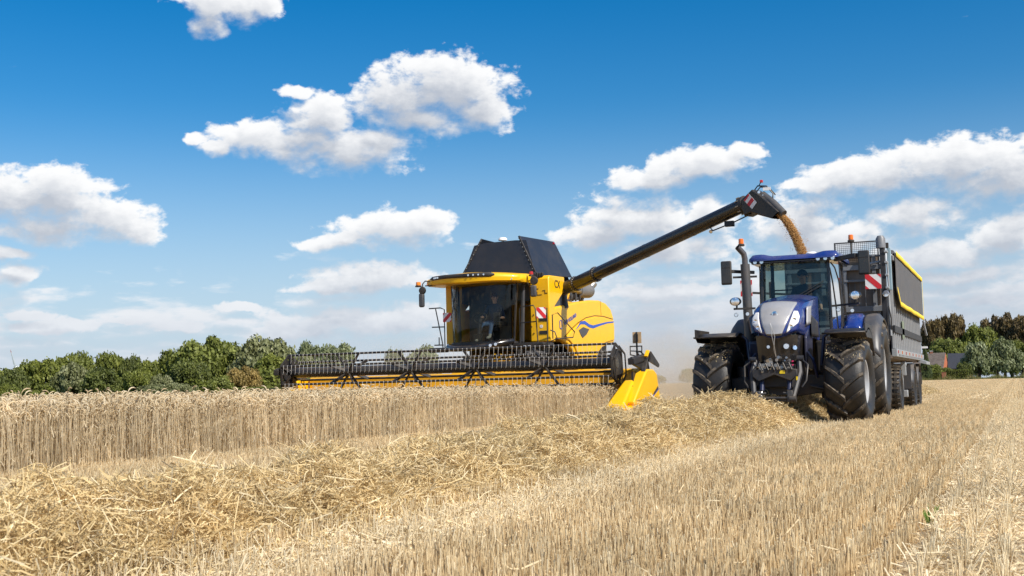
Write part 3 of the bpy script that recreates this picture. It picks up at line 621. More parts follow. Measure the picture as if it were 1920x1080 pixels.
# ================================================================== TRACTOR
TX = -4.25
def tractor():
    t = thing('tractor', 'dark blue tractor with silver bonnet panel straddling the straw windrow', 'tractor', (TX, 26.2, 0))
    for x, o in ((-3.01, 1), (-5.55, -1)): wheel(t, (x, 24.6, .86), .86, .74, .43, 15, o, lugw=.085, yaw=math.radians(-3))
    for x, o in ((-2.97, 1), (-5.60, -1)): wheel(t, (x, 27.9, 1.09), 1.09, .72, .54, 17, o, lugw=.09, lugk=.36)
    # ---- chassis
    b = MB(); b.prism([(23.75, .78), (23.75, 1.3), (24.1, 1.62), (26.2, 1.65), (28.4, 1.45), (28.4, .75), (26, .62)], 'x', TX-.26, TX+.26)
    b.box(TX-.22, TX+.22, 23.95, 24.3, .62, 1.3)
    b.build('chassis', M_chass, t, 30, bevel=.02)
    b = MB(); b.prism([(-5.3, .70), (-5.3, .98), (-4.6, 1.02), (-3.9, 1.02), (-3.2, .98), (-3.2, .70), (-4.0, .60), (-4.5, .60)], 'y', 24.45, 24.75)
    for sx in (-1, 1): b.cyl((TX+sx*.82, 24.6, .55), (TX+sx*.82, 24.6, 1.2), .13, n=14); b.cyl((TX+sx*.5, 24.35, .8), (TX+sx*.85, 24.4, .72), .035)
    b.build('front_axle', M_chass, t, 40, bevel=.02)
    MB().cyl((TX-1.1, 27.9, 1.09), (TX+1.1, 27.9, 1.09), .2, n=18).build('rear_axle', M_chass, t)
    # ---- bonnet
    T = [0, .1, .3, .5, .7, .85, 1]; CY = [23.66, 23.54, 23.57, 23.68, 23.86, 24.05, 24.30]; CZ = [1.72, 1.79, 1.97, 2.13, 2.29, 2.39, 2.475]; HW = [.35, .40, .44, .455, .45, .44, .435]
    def S(s, q, off=0.):
        y, z, w = np.interp(q, T, CY), np.interp(q, T, CZ), np.interp(q, T, HW)
        return Vector((TX+s*w, y+.17*s*s-off*.85, z-.05*s*s*(q) + .10*s*s*(1-q)*(1-q)+off*.5))
    def smooth_pts():
        return
    b = MB(); b.grid(lambda u, v: S(2*u-1, v), 20, 24)
    b.grid(lambda u, v: S(2*u-1, 1).lerp(Vector((TX+(2*u-1)*.50, 25.98, 2.70-.07*(2*u-1)**2)), v), 20, 10)
    for sg in (-1, 1):
        b.grid(lambda u, v, sg=sg: S(sg, v).lerp(Vector((TX+sg*.50, 25.98, 1.72+.91*v)), u)+Vector((sg*.035*math.sin(u*3.1416), 0, 0)), 12, 24)
    o = b.build('bonnet', M_blue, t, 60); bo = o; bmx = o.modifiers.new('w', 'WELD'); bmx.merge_threshold = .002
    def a(q): return float(np.interp(q, [.05, .12, .3, .6, .9, .97], [.34, .40, .52, .68, .80, .74]))
    MB().grid(lambda u, v: S((2*u-1)*a(.06+.9*v), .06+.9*v, .012), 16, 20).build('silver_panel', M_silver, bo, 60, thick=.02)
    for sg in (-1, 1):
        q0, q1 = .10, .64
        def lo(v): return .52+.17*v+(.0)
        def hi(v): return min(1.0, .62+1.1*v) if v < .4 else 1.0-.35*max(0, v-.7)
        MB().grid(lambda u, v, sg=sg: S(sg*(lo(v)+.05+(hi(v)-lo(v)-.05)*u), q0+(q1-q0)*v, .014), 6, 12).build('headlight', M_white, bo, 60, thick=.02)
        for vv, rr in ((.22, .045), (.55, .038)):
            c = S(sg*(lo(vv)+.05+(hi(vv)-lo(vv)-.05)*.5), q0+(q1-q0)*vv, .02); MB().lathe([(0, 0), (rr, 0), (rr*.9, -.02), (rr*.5, -.012), (0, -.012)], c, 'y', 16).build('headlight_lens', M_lamp, bo, 40)
        # light grey flank panel with dark vents
        MB().grid(lambda u, v, sg=sg: Vector((TX+sg*(.512+.012*math.sin(u*3.14)), 24.25+u*.55+.12*v, 1.98+.36*v+.05*u)), 6, 6).build('flank_panel', M_silver, bo, 60, thick=.012)
        MB().grid(lambda u, v, sg=sg: Vector((TX+sg*(.523+.01*math.sin(u*3.14)), 24.75+u*.95, 1.78+.42*v*(1-.3*u))), 6, 6).build('side_grille', M_black, bo, 60, thick=.012)
    c = S(0, .55, .03); MB().lathe([(0, -.012), (.055, -.008), (.06, .012), (0, .012)], c, 'y', 20).build('badge', M_chrome, bo, 40)
    b = MB();
    for dx in (-.018, 0, .018): b.bar((c.x+dx-.006, c.y-.016, c.z-.03), (c.x+dx+.004, c.y-.016, c.z+.03), .009, .004)
    b.build('badge_emblem', M_blue, bo, 0)
    # ---- nose below the bonnet
    b = MB(); b.grid(lambda u, v: Vector((TX+(2*u-1)*(.40-.03*(1-v)), 23.66+.16*(2*u-1)**2+.05*(1-v), 1.28+.50*v)), 14, 8)
    for sg in (-1, 1): b.grid(lambda u, v, sg=sg: Vector((TX+sg*(.40-.03*(1-v))+sg*.03*u, 23.82+.05*(1-v)+u*1.5, 1.28+.50*v)), 6, 8)
    n = b.build('front_grille', M_gloss, t, 60)
    for dx, r in ((-.14, .038), (.20, .062)): lamp(t, (TX+dx, 23.68, 1.56), r, name='fog_light')
    lamp(t, (TX+.35, 23.76, 1.53), .05, (.5, -1, .1), name='fog_light')
    b = MB(); b.tube([(TX-.05, 23.46, 2.0), (TX-.03, 23.44, 1.8), (TX+.02, 23.47, 1.5), (TX+.03, 23.5, 1.36)], .008, 6); b.tube([(TX-.05, 23.46, 2.0), (TX+.03, 23.45, 1.75), (TX+.0, 23.47, 1.5), (TX+.03, 23.5, 1.36)], .008, 6)
    b.build('hanging_chain', M_steel, t)
    # ---- front linkage
    b = MB(); b.box(TX-.32, TX+.32, 23.62, 23.95, 1.04, 1.22); b.prism([(-.42, 1.0), (-.30, .9), (0, 1.02), (.3, .9), (.42, 1.0), (.42, 1.12), (.1, 1.16), (-.42, 1.12)], 'y', 23.42, 23.55)
    b.v = [(x+TX if abs(x) < 1 else x, y, z) for x, y, z in b.v]; b.build('linkage_frame', M_chass, t, 30, bevel=.012)
    for sx in (-1, 1):
        b = MB(); b.tube([(TX+sx*.42, 23.75, 1.30), (TX+sx*.45, 23.60, 1.05), (TX+sx*.36, 23.25, .56)], [.055, .06, .045], 8); b.cyl((TX+sx*.36-.06, 23.25, .56), (TX+sx*.36+.06, 23.25, .56), .06)
        b.cyl((TX+sx*.45-.06, 23.72, 1.32), (TX+sx*.45+.06, 23.72, 1.32), .06); b.build('lift_arm', M_chass, t, 40)
        b = MB(); b.cyl((TX+sx*.26, 23.60, 1.05), (TX+sx*.26, 23.48, .72), .048); b.build('lift_cylinder', M_navy, t, 40)
        MB().cyl((TX+sx*.26, 23.48, .72), (TX+sx*.27, 23.40, .58), .024).build('cylinder_rod', M_steel, t, 40)
        b = MB(); b.cyl((TX+sx*.16, 23.36, .68), (TX+sx*.36, 23.30, .64), .02); b.box(TX+sx*.30-.05, TX+sx*.30+.05, 23.26, 23.40, .50, .72); b.build('lower_hitch', M_dgrey, t, 40, bevel=.01)
        MB().tube([(TX+sx*.48, 23.7, 1.3), (TX+sx*.60, 23.62, 1.2), (TX+sx*.58, 23.5, .9), (TX+sx*.5, 23.45, .78)], .018, 8).build('hydraulic_hose', M_black, t)
    b = MB(); b.cyl((TX-.32, 23.30, .58), (TX+.32, 23.30, .58), .03); b.box(TX-.2, TX+.24, 23.3, 23.4, .52, .56); b.build('cross_tube', M_chass, t)
    b = MB(); b.cyl((TX-.08, 23.5, 1.24), (TX-.08, 23.42, 1.24), .06); b.cyl((TX+.03, 23.5, 1.20), (TX+.03, 23.44, 1.20), .035); b.box(TX-.3, TX-.16, 23.46, 23.56, 1.12, 1.24); b.cyl((TX-.26, 23.45, 1.16), (TX-.26, 23.45, .95), .028)
    b.build('top_hitch', M_steel, t, 40)
    b = MB()
    for k, (dx, dz) in enumerate(((.16, 1.25), (.22, 1.25), (.28, 1.25), (.16, 1.19), (.28, 1.19))): b.cyl((TX+dx, 23.54, dz), (TX+dx, 23.47, dz), .018, n=8)
    b.build('hydraulic_coupler', M_black, t)
    b = MB()
    for k in range(26):
        x = TX+random.uniform(-.34, .34); z = random.uniform(1.06, 1.34); r_ = random.uniform(.012, .035); b.cyl((x, 23.56, z), (x+random.uniform(-.03, .03), 23.40+random.uniform(0, .06), z+random.uniform(-.04, .04)), r_, n=8)
    o = b.build('valve_fittings', M_steel, t, 40); o['kind'] = 'stuff'
    for k in range(6):
        x = TX-.3+.11*k; MB().tube([(x, 23.6, 1.28), (x+.03, 23.42, 1.24), (x+.08, 23.40, 1.12), (x+.06, 23.46, 1.02)], .013, 6).build('hydraulic_hose', M_black, t)
    for sx in (-1, 1):
        MB().tube([(TX+sx*.5, 24.3, 1.45), (TX+sx*.62, 24.2, 1.30), (TX+sx*.66, 24.35, .95)], .03, 8).build('brake_hose', M_navy, t)
        MB().prism([(24.35, 1.15), (24.35, 1.75), (24.75, 2.0), (25.1, 1.75), (25.0, 1.1)], 'x', TX+sx*.46-.03, TX+sx*.46+.03).build('side_shield', M_navy, t, 30, bevel=.02)
    MB().cyl((TX+.34, 23.52, 1.27), (TX+.34, 23.46, 1.27), .016, n=8).cyl((TX+.34, 23.52, 1.20), (TX+.34, 23.46, 1.20), .016, n=8).build('coupler_cap', mat('pink_cap', (.6, .04, .14), .4), t)
    MB().box(TX+.10, TX+.20, 23.412, 23.418, 1.04, 1.10).build('warning_decal', M_yline, t, 0); MB().box(TX+.40, TX+.43, 23.44, 23.46, .82, .98).build('warning_decal', M_yline, t, 0)
    # ---- front mudguards
    for sx, xc in ((1, -3.01), (-1, -5.50)):
        def gd(u, v, xc=xc, sx=sx):
            al = math.radians(45+105*u); r = 1.02; z = .86+r*math.sin(al); y = 24.6-r*math.cos(al)
            if u < .25: z = max(z, .86+r*math.sin(math.radians(66)))-.0
            return Vector((xc+(v-.5)*.80, y, min(z, 1.97)+.0))
        b = MB(); b.grid(gd, 14, 4); b.build('front_mudguard', M_black, t, 40, thick=.03)
        b = MB(); b.prism([(24.0, 1.96), (24.0, 1.80), (24.2, 1.70), (25.2, 1.70), (25.2, 1.96)], 'x', xc-.40*1 if sx < 0 else xc+.38, xc-.385 if sx < 0 else xc+.40); b.build('mudguard_skirt', M_black, t, 30)
        MB().tube([(xc-sx*.3, 24.8, 1.9), (xc-sx*.48, 24.75, 1.75), (xc-sx*.55, 24.7, 1.1)], .035, 8).build('mudguard_bracket', M_navy, t)
    # ---- cab
    FW_, RW_ = .73, .86; yf, yb, yr = 26.22, 27.0, 27.95; zb, zt = 1.78, 3.44
    cabf = MB()
    for sx in (-1, 1):
        cabf.bar((TX+sx*(FW_-.01), yf, zb), (TX+sx*(FW_-.04), yf+.10, zt), .06, .09); cabf.bar((TX+sx*RW_, yb+.15, 1.5), (TX+sx*(RW_-.06), yb+.15, zt), .05, .06)
        cabf.bar((TX+sx*.80, yr, 2.0), (TX+sx*.76, yr-.05, zt), .07, .07); cabf.bar((TX+sx*FW_, yf, zb), (TX+sx*RW_, yb+.15, zb-.1), .05, .09); cabf.bar((TX+sx*RW_, yb+.15, 2.25), (TX+sx*.80, yr, 2.3), .05, .07)
    cabf.bar((TX-FW_, yf, zb), (TX+FW_, yf, zb), .08, .08); cabf.bar((TX-.8, yr, 2.1), (TX+.8, yr, 2.1), .06, .06); cabf.bar((TX-.78, yr-.02, 2.95), (TX+.78, yr-.02, 2.95), .03, .03)
    cabf.build('cab_frame', M_gloss, t, 30, bevel=.012)
    MB().grid(lambda u, v: Vector((TX+(2*u-1)*(FW_-.03-.03*v), yf-.0+.10*v-.05*(1-(2*u-1)**2), zb+(zt-zb)*v)), 10, 4).build('windscreen', M_glass, t, 60)
    for sx in (-1, 1):
        MB().add([(TX+sx*FW_, yf+.02, zb), (TX+sx*RW_, yb+.13, 1.7), (TX+sx*(RW_-.05), yb+.13, zt), (TX+sx*(FW_-.03), yf+.12, zt)], [(0, 1, 2, 3)]).build('door_glass', M_glass, t, 0)
        MB().add([(TX+sx*RW_, yb+.17, 2.3), (TX+sx*.80, yr, 2.35), (TX+sx*.76, yr-.05, zt), (TX+sx*(RW_-.06), yb+.17, zt)], [(0, 1, 2, 3)]).build('side_glass', M_glass, t, 0)
        MB().tube([(TX+sx*(FW_+.02), yf+.1, 3.36), (TX+sx*(FW_+.06), yf+.35, 3.28), (TX+sx*(FW_+.11), yf+.55, 3.0), (TX+sx*(FW_+.13), yf+.65, 2.5), (TX+sx*(FW_+.12), yf+.62, 2.0), (TX+sx*(FW_+.06), yf+.3, 1.8)], .016, 6).build('door_seal', M_black, t)
    MB().add([(TX-.8, yr+.01, 2.12), (TX+.8, yr+.01, 2.12), (TX+.76, yr-.04, zt), (TX-.76, yr-.04, zt)], [(0, 1, 2, 3)]).build('rear_glass', M_glass, t, 0)
    MB().prism([(26.0, 1.75), (26.0, 1.85), (28.0, 1.85), (28.0, 1.4), (26.6, 1.3)], 'x', TX-.62, TX+.62).build('cab_floor', M_chass, t, 30)
    # roof
    def prof(x):  # lower middle, raised shoulders
        return 3.575+.05*ss(np.array((abs(x)-.42)/.25))
    b = MB(); hw = .93
    def top(u, v):
        x = (2*u-1)*hw; y = 26.02+1.98*v; e = min(1, (1-abs(2*u-1))/.08)*min(1, v/.07+.0)*min(1, (1-v)/.07)
        return Vector((TX+x, y+.10*(abs(2*u-1)**3)*(1 if v < .3 else 0), float(prof(x))-.10*(1-min(1, e))**2-.03*max(0, .5-v)))
    b.grid(top, 30, 18)
    def rim_(u):
        pts = [(-1, 0), (1, 0), (1, 1), (-1, 1)]
    b.grid(lambda u, v: Vector((TX+(2*u-1)*hw, top(u, 0).y, top(u, 0).z*(1-v)+3.455*v)), 30, 2)
    for sx in (0, 1): b.grid(lambda u, v, sx=sx: Vector((TX+(2*sx-1)*hw, top(sx, u).y, top(sx, u).z*(1-v)+3.455*v)), 18, 2)
    b.grid(lambda u, v: Vector((TX+(2*u-1)*hw, top(u, 1).y, top(u, 1).z*(1-v)+3.455*v)), 30, 2)
    o = b.build('roof', M_blue, t, 50); w = o.modifiers.new('w', 'WELD'); w.merge_threshold = .002
    MB().box(TX-.89, TX+.89, 26.12, 27.96, 3.40, 3.458).build('roof_liner', M_gloss, o, 30, bevel=.02)
    for dx in (-.80, -.66, .52, .67, .82): lamp(t, (TX+dx, 26.06+.05*abs(dx), 3.44), .048)
    MB().lathe([(0, .06), (.09, .05), (.12, .02), (.12, -.02), (0, -.02)], (TX+.30, 26.7, 3.60), 'z', 20).build('satellite_receiver', M_white, t)
    MB().cyl((TX-.45, 27.9, 3.55), (TX-.45, 27.8, 3.68), .07).build('roof_speaker', M_dgrey, t)
    # interior
    b = MB(); b.box(TX-.24, TX+.24, 27.2, 27.65, 2.18, 2.32); b.hexa([(TX-.24, 27.6, 2.3), (TX+.24, 27.6, 2.3), (TX+.24, 27.75, 2.3), (TX-.24, 27.75, 2.3), (TX-.2, 27.68, 2.98), (TX+.2, 27.68, 2.98), (TX+.2, 27.8, 2.98), (TX-.2, 27.8, 2.98)])
    b.box(TX-.12, TX+.12, 27.3, 27.55, 1.85, 2.18); b.build('driver_seat', M_seat, t, 30, bevel=.04)
    b = MB(); b.tube([(TX, 26.45, 1.85), (TX, 26.75, 2.45)], .07, 8); b.box(TX-.22, TX+.22, 26.4, 26.55, 2.3, 2.62); b.build('dashboard', M_black, t, 30, bevel=.02)
    MB().tube([(TX+.19*math.cos(q), 26.80+.07*math.sin(q), 2.52+.17*math.sin(q)) for q in np.linspace(0, 6.283, 21)[:-1]], .016, 6, closed=True).build('steering_wheel', M_black, t)
    b = MB(); b.box(TX+.32, TX+.55, 27.0, 27.6, 2.3, 2.4); b.box(TX+.46, TX+.62, 26.9, 26.94, 2.45, 2.72); b.box(TX-.62, TX-.50, 26.6, 26.66, 2.7, 3.05); b.build('armrest_console', M_black, t, 30, bevel=.01)
    b = MB(); b.bar((TX+.60, yf-.02, 2.98), (TX+.02, yf-.10, 2.66), .02, .012); b.bar((TX+.05, yf-.10, 2.62), (TX+.58, yf-.05, 2.90), .012, .02); b.build('wiper', M_black, t)
    # ---- exhaust, mirrors, lights
    ex = MB(); ex.cyl((-5.20, 25.95, 1.75), (-5.235, 25.95, 3.40), .098, n=20); ex.build('exhaust_stack', M_dgrey, t, 40)
    MB().tube([(-5.235, 25.95, 3.38), (-5.235, 25.95, 3.52), (-5.25, 25.93, 3.62), (-5.31, 25.88, 3.70), (-5.36, 25.82, 3.76)], [.062, .062, .062, .062, .058], 14, cap=False).build('exhaust_pipe', mat('heated_steel', (.12, .11, .11), .4, metal=.6), t, 60)
    MB().bar((-5.5, 25.93, 3.13), (-5.0, 26.0, 3.13), .06, .04).build('stack_bracket', M_black, t)
    beacon(t, (-5.30, 25.95, 3.84)); beacon(t, (-3.22, 27.6, 3.96)); MB().cyl((-3.22, 27.6, 3.56), (-3.22, 27.6, 3.92), .022).build('beacon_pole', M_black, t)
    b = MB(); b.bar((TX-.85, 26.25, 3.24), (-5.62, 25.92, 3.27), .05, .07); b.bar((TX+.85, 26.25, 3.42), (-2.92, 25.85, 3.44), .10, .09); b.build('mirror_arm', M_black, t, 30, bevel=.01)
    mirror(t, -5.73, -5.50, 25.80, 2.97, 3.48); mirror(t, -2.89, -2.66, 25.80, 3.03, 3.53)
    # side lights on stalks
    b = MB(); b.bar((-5.42, 25.5, 2.43), (-4.98, 25.6, 2.43), .06, .04); b.cyl((-5.35, 25.5, 2.43), (-5.35, 25.5, 2.52), .02); b.bar((TX+.75, 26.5, 2.46), (-2.95, 26.3, 2.48), .06, .04); b.cyl((-3.04, 26.3, 2.48), (-3.04, 26.3, 2.55), .02); b.build('light_bracket', M_black, t)
    for x, y, z, a_ in ((-5.36, 25.42, 2.58, -1), (-3.02, 26.18, 2.64, 1)):
        h_ = MB(); h_.lathe([(0, -.02), (.095, -.02), (.11, .02), (.09, .10), (.03, .14), (0, .14)], (0, 0, 0), 'y', 18); h_.v = [(v[0]*1.15+x+(.04*a_*(v[1])), v[1]+y, v[2]*.82+z) for v in h_.v]; o = h_.build('side_headlight', M_gloss, t, 50)
        MB().lathe([(0, -.006), (.07, -.004), (.088, 0.0), (0, .0)], (x, y-.022, z), 'y', 18).build('lens', M_lamp, o, 40)
    for x, y, z in ((-5.36, 25.5, 2.30), (-5.12, 25.5, 2.31), (-3.38, 26.3, 2.36), (-3.10, 26.3, 2.33)): lamp(t, (x, y-.05, z), .045, name='indicator')
    # ---- left tank, right steps, rear mudguards
    b = MB(); b.tube([(TX-.70, 25.7, 1.9), (TX-.72, 25.75, 2.15), (TX-.66, 26.2, 2.2), (TX-.66, 26.8, 2.1)], [.16, .2, .2, .16], 12); b.build('air_cleaner', M_navy, t, 60)
    b = MB(); b.box(TX-.95, TX-.55, 25.7, 26.9, 1.15, 1.75); b.build('side_tank', M_navy, t, 30, bevel=.06)
    b = MB(); b.box(TX+.45, TX+.85, 25.6, 26.9, 1.0, 1.72); b.build('fuel_tank', M_black, t, 30, bevel=.06)
    for k in range(4): MB().box(TX+.62, TX+.98, 26.35, 26.65, .55+.32*k, .585+.32*k).build('step', M_dgrey, t, 30)
    MB().bar((TX+.98, 26.4, .5), (TX+.95, 26.4, 1.75), .03, .03).bar((TX+.98, 26.62, .5), (TX+.95, 26.62, 1.75), .03, .03).build('step_rail', M_black, t)
    for sx in (-1, 1):
        def ar(r0, al): return Vector((0, 27.9-r0*math.cos(al), 1.09+r0*math.sin(al)))
        def fn(u, v, x0, x1, r=1.20, a0=.30, a1=2.5):
            al = a0+(a1-a0)*u; q = ar(r+.03*math.sin(v*3.14), al); e = .10*max(0, v-.75)/.25; return Vector((TX+sx*(x0+(x1-x0)*v), q.y, q.z-e))
        MB().grid(lambda u, v: fn(u, v, 1.26, 1.62), 22, 8).build('rear_mudguard_edge', M_dgrey, t, 60, thick=.03)
        MB().grid(lambda u, v: fn(u, v, .86, 1.27, 1.2+.0, .80, 2.4)+Vector((0, 0, .02)), 18, 4).build('rear_mudguard', M_blue, t, 60, thick=.03)
        q = MB(); q.prism([(27.9-1.20*math.cos(al), 1.09+1.20*math.sin(al)) for al in np.linspace(.75, 2.3, 14)]+[(28.3, 1.4), (27.2, 1.4)], 'x', TX+sx*.87, TX+sx*.90); q.build('mudguard_side', M_blue, t, 30)
    # straw caught on the tyres
    P = []
    for (cx, cy, cz, R, wd) in ((-3.01, 24.6, .86, .86, .36), (-5.55, 24.6, .86, .86, .36)):
        n = 260; a_ = rng.uniform(.5, 2.0, n); x = cx+rng.uniform(-wd, wd, n); rr = R-rng.uniform(-.004, .03, n)
        c = np.stack([x, cy-np.cos(a_)*rr, cz+np.sin(a_)*rr], 1); d = rng.normal(size=(n, 3)); d /= np.linalg.norm(d, axis=1, keepdims=True); L = rng.uniform(.01, .045, n)
        pa = c[:, None]+d[:, None]*(L[:, None]*np.array([-.5, 0, .5]))[..., None]; V, Q, s_ = ribbons(pa, np.full(n, .004), 2); P.append((V-np.array(ORG), Q, np.repeat(rng.uniform(.4, 1, n), 6)))
    V, Q, T_ = join(P); o = bpy.data.objects.new('straw_on_tyre', npmesh('straw_on_tyre', V, Q, T_, M_wind)); COL.objects.link(o); o.parent = t; o['kind'] = 'stuff'
tractor()
person('man in a dark shirt and cap seated behind the tractor steering wheel', None, (TX+.0, 27.35, 2.44), (0, .05, 1), (-.1, -.15, 1),
       [(TX-.14, 26.75, 1.95), (TX+.14, 26.75, 1.95)], [(TX-.17, 26.92, 2.55), (TX+.40, 27.1, 2.46)], [(TX-.30, 27.15, 2.52), (TX+.36, 27.3, 2.55)], [(TX-.15, 26.95, 2.36), (TX+.15, 26.95, 2.36)], M_shirt, M_jean, cap=True)
# ================================================================== COMBINE HARVESTER
CX0 = -14.43
M_mirror = M_gloss
def combine():
    t = thing('combine_harvester', 'yellow combine harvester with raised unloading pipe and wide black reel', 'combine', (CX0, 33.6, 0))
    # ---- running gear
    for x, o in ((-13.05, 1), (-15.81, -1)): wheel(t, (x, 35.2, .95), .95, .72, .50, 20, o, rimmat=M_yel2)
    for x, o in ((-13.25, 1), (-15.61, -1)): wheel(t, (x, 39.2, .72), .72, .50, .38, 18, o, rimmat=M_yel2)
    b = MB(); b.box(CX0-1.0, CX0+1.0, 34.2, 40.2, 1.0, 2.2); b.build('chassis', M_dgrey, t, 30)
    # ---- tall yellow side towers next to the cab, the near one carries the letters
    for sg in (1, -1):
        x0, x1 = CX0+sg*(1.08 if sg > 0 else 1.24), CX0+sg*1.70
        b = MB(); b.prism([(34.05, 2.25), (34.05, 4.12), (34.12, 4.22), (35.42, 4.26), (35.42, 3.84), (34.50, 3.30), (34.50, 2.25)], 'x', min(x0, x1), max(x0, x1))
        tw = b.build('side_tower', M_yel, t, 30, bevel=.03)
        if sg > 0:
            xo = CX0+1.07
            for (u, z, wd) in ((.10, 3.90, .20), (.10, 3.72, .30), (.42, 3.76, .16)):
                b = MB(); b.bar((xo+u, 34.045, z), (xo+u+wd*.5, 34.045, z+.01), .012, .02); b.bar((xo+u+wd*.5, 34.045, z+.01), (xo+u+wd*.5, 34.045, z-.08), .012, .02, up=(1, 0, 0)); b.bar((xo+u+wd*.5, 34.045, z-.08), (xo+u+wd, 34.045, z-.075), .012, .02); b.build('panel_step', M_seam, tw, 0)
            for z0, z1 in ((2.86, 3.10), (2.47, 2.57)):
                MB().box(xo+.30, xo+.56, 34.03, 34.06, z0, z1).build('step_opening', M_black, tw, 30, bevel=.008)
            for (u, z) in ((.12, 3.05), (.12, 2.5), (.05, 2.7)): MB().cyl((xo+u, 34.05, z), (xo+u, 34.03, z), .022, n=10).build('panel_latch', M_seam, tw)
            MB().cyl((xo+.36, 34.05, 2.70), (xo+.36, 34.042, 2.70), .05, n=14).build('safety_decal', M_white, tw); MB().bar((xo+.34, 34.040, 2.68), (xo+.38, 34.040, 2.72), .015, .004).build('decal_mark', M_red, tw)
            text('CX', 'lettering', .33, M_black, (CX0+1.706, 34.76, 3.98), (math.pi/2, 0, math.pi/2), tw, width=1.05)
    # dark panel behind the tower
    b = MB(); b.prism([(34.52, 2.9), (34.52, 3.28), (35.40, 3.82), (35.9, 3.80), (35.9, 2.9)], 'x', CX0+1.15, CX0+1.62); b.build('cooling_cover', M_dgrey, t, 30, bevel=.02)
    # ---- rounded rear side panels
    out = [(34.45, 2.34), (34.45, 3.18), (34.62, 3.30), (35.6, 3.42), (36.6, 3.56), (38.0, 3.70), (38.9, 3.74), (39.6, 3.68), (40.1, 3.52), (40.36, 3.25), (40.42, 2.9), (40.40, 2.38), (39.45, 2.24), (39.08, 2.18), (38.62, 1.98), (38.32, 1.65), (38.2, 1.05), (36.75, 1.05), (36.45, 1.72), (36.1, 2.02), (35.6, 2.22), (35.0, 2.34)]
    for sg in (1, -1):
        xo = CX0+sg*1.68
        b = MB(); b.prism(out, 'x', xo-sg*.22 if sg > 0 else xo, xo if sg > 0 else xo+.22)
        sp = b.build('side_panel', M_yel, t, 35, bevel=.06, seg=3)
        # raised lower moulding with its arched upper edge
        arch = [(35.3, 2.36), (35.9, 2.62), (36.6, 2.86), (37.4, 3.06), (38.3, 3.17), (39.2, 3.19), (40.25, 3.14)]
        low = [(40.30, 2.9), (40.28, 2.46), (39.3, 2.34), (38.95, 2.26), (38.45, 2.05), (38.12, 1.62), (38.05, 1.15), (36.9, 1.15), (36.6, 1.78), (36.2, 2.12), (35.7, 2.32)]
        b = MB(); b.prism(arch+low, 'x', min(xo-sg*.02, xo+sg*.045), max(xo-sg*.02, xo+sg*.045)); b.build('lower_moulding', M_yel, sp, 35, bevel=.035, seg=3)
        if sg > 0:
            MB().tube([(xo+.008, y, z+.035) for y, z in arch], .012, 6).build('panel_groove', M_seam, sp)
            MB().tube([(xo+.004, 38.95, 3.72), (xo+.004, 39.0, 3.24)], .006, 6).build('panel_joint', M_seam, sp)
            st = [(36.35, 2.70), (36.75, 2.90), (37.15, 2.93), (37.6, 2.84), (38.0, 2.82), (38.7, 2.92), (39.5, 3.02), (40.2, 3.07)]
            wd = [.02, .07, .10, .09, .085, .06, .045, .04]
            b = MB(); vs = []; 
            for (y, z), w in zip(st, wd): vs += [(xo+.047, y, z-w*.6), (xo+.047, y, z+w*.6), (xo+.052, y, z+w*.6), (xo+.052, y, z-w*.6)]
            b.add(vs, [(i*4+j, i*4+(j+1) % 4, (i+1)*4+(j+1) % 4, (i+1)*4+j) for i in range(7) for j in range(4)]); b.build('blue_stripe', M_stripe, sp, 0)
            b = MB(); b.prism([(36.55, 2.66), (37.0, 2.78), (37.6, 2.73), (37.3, 2.55), (36.9, 2.42), (36.75, 2.50)], 'x', xo+.035, xo+.058); b.build('air_vent', M_dgrey, sp, 30, bevel=.012)
            text('NEW HOLLAND', 'lettering', .17, M_stripe, (xo+.012, 35.90, 2.98), (math.pi/2-.0, -math.radians(16), math.pi/2), sp, width=.95)
            b = MB(); b.tube([(xo+.01, 35.02, 2.92), (xo+.01, 34.93, 2.88), (xo+.01, 34.93, 2.68), (xo+.01, 35.05, 2.64), (xo+.01, 35.12, 2.72), (xo+.01, 35.10, 2.90)], .012, 5, closed=True); b.build('leaf_emblem', M_stripe, sp, 0)
            for (y, z) in ((36.7, 1.7),): MB().cyl((xo+.04, y, z), (xo+.055, y, z), .03, n=10).build('panel_latch', M_steel, sp)
    b = MB(); b.box(CX0-1.46, CX0+1.46, 35.4, 40.2, 2.3, 3.6); b.build('rear_body', M_yel2, t, 30, bevel=.12, seg=3)
    b = MB(); b.prism([(39.0-.86*math.cos(a), 1.40+.84*math.sin(a)) for a in np.linspace(-.3, 3.44, 24)], 'x', CX0+1.47, CX0+1.53); b.build('rear_wheel_cover', M_chass, t, 30, bevel=.02); MB().box(CX0-1.4, CX0+1.45, 36.4, 40.2, 1.1, 2.32).build('rear_underbody', M_chass, t)
    # ---- engine bay on top behind the tank
    e = MB(); e.tube([(-13.3, 36.6, 3.95), (-13.2, 37.0, 4.02), (-13.15, 37.5, 4.05), (-13.15, 38.1, 4.02)], [.10, .12, .13, .12], 12); e.build('charge_pipe', M_steel, t, 60)
    MB().cyl((-13.25, 38.0, 4.02), (-13.25, 39.2, 4.10), .24, n=20).build('silencer', mat('dusty_steel', (.22, .21, .20), .5, metal=.5, dirt=.4), t, 40)
    MB().tube([(-13.25, 39.1, 4.1), (-13.2, 39.35, 4.25), (-13.15, 39.45, 4.38)], [.12, .13, .15], 12, cap=False).build('exhaust_outlet', M_steel, t, 60)
    b = MB()
    for k in range(16):
        y = 36.3+k*.17; x = -13.3+random.uniform(-.15, .15); z = 3.66+random.uniform(0, .14); b.box(x-.06, x+.07, y, y+random.uniform(.06, .14), z, z+random.uniform(.05, .2))
    o = b.build('engine_block', M_chass, t, 30, bevel=.01); o['kind'] = 'stuff'
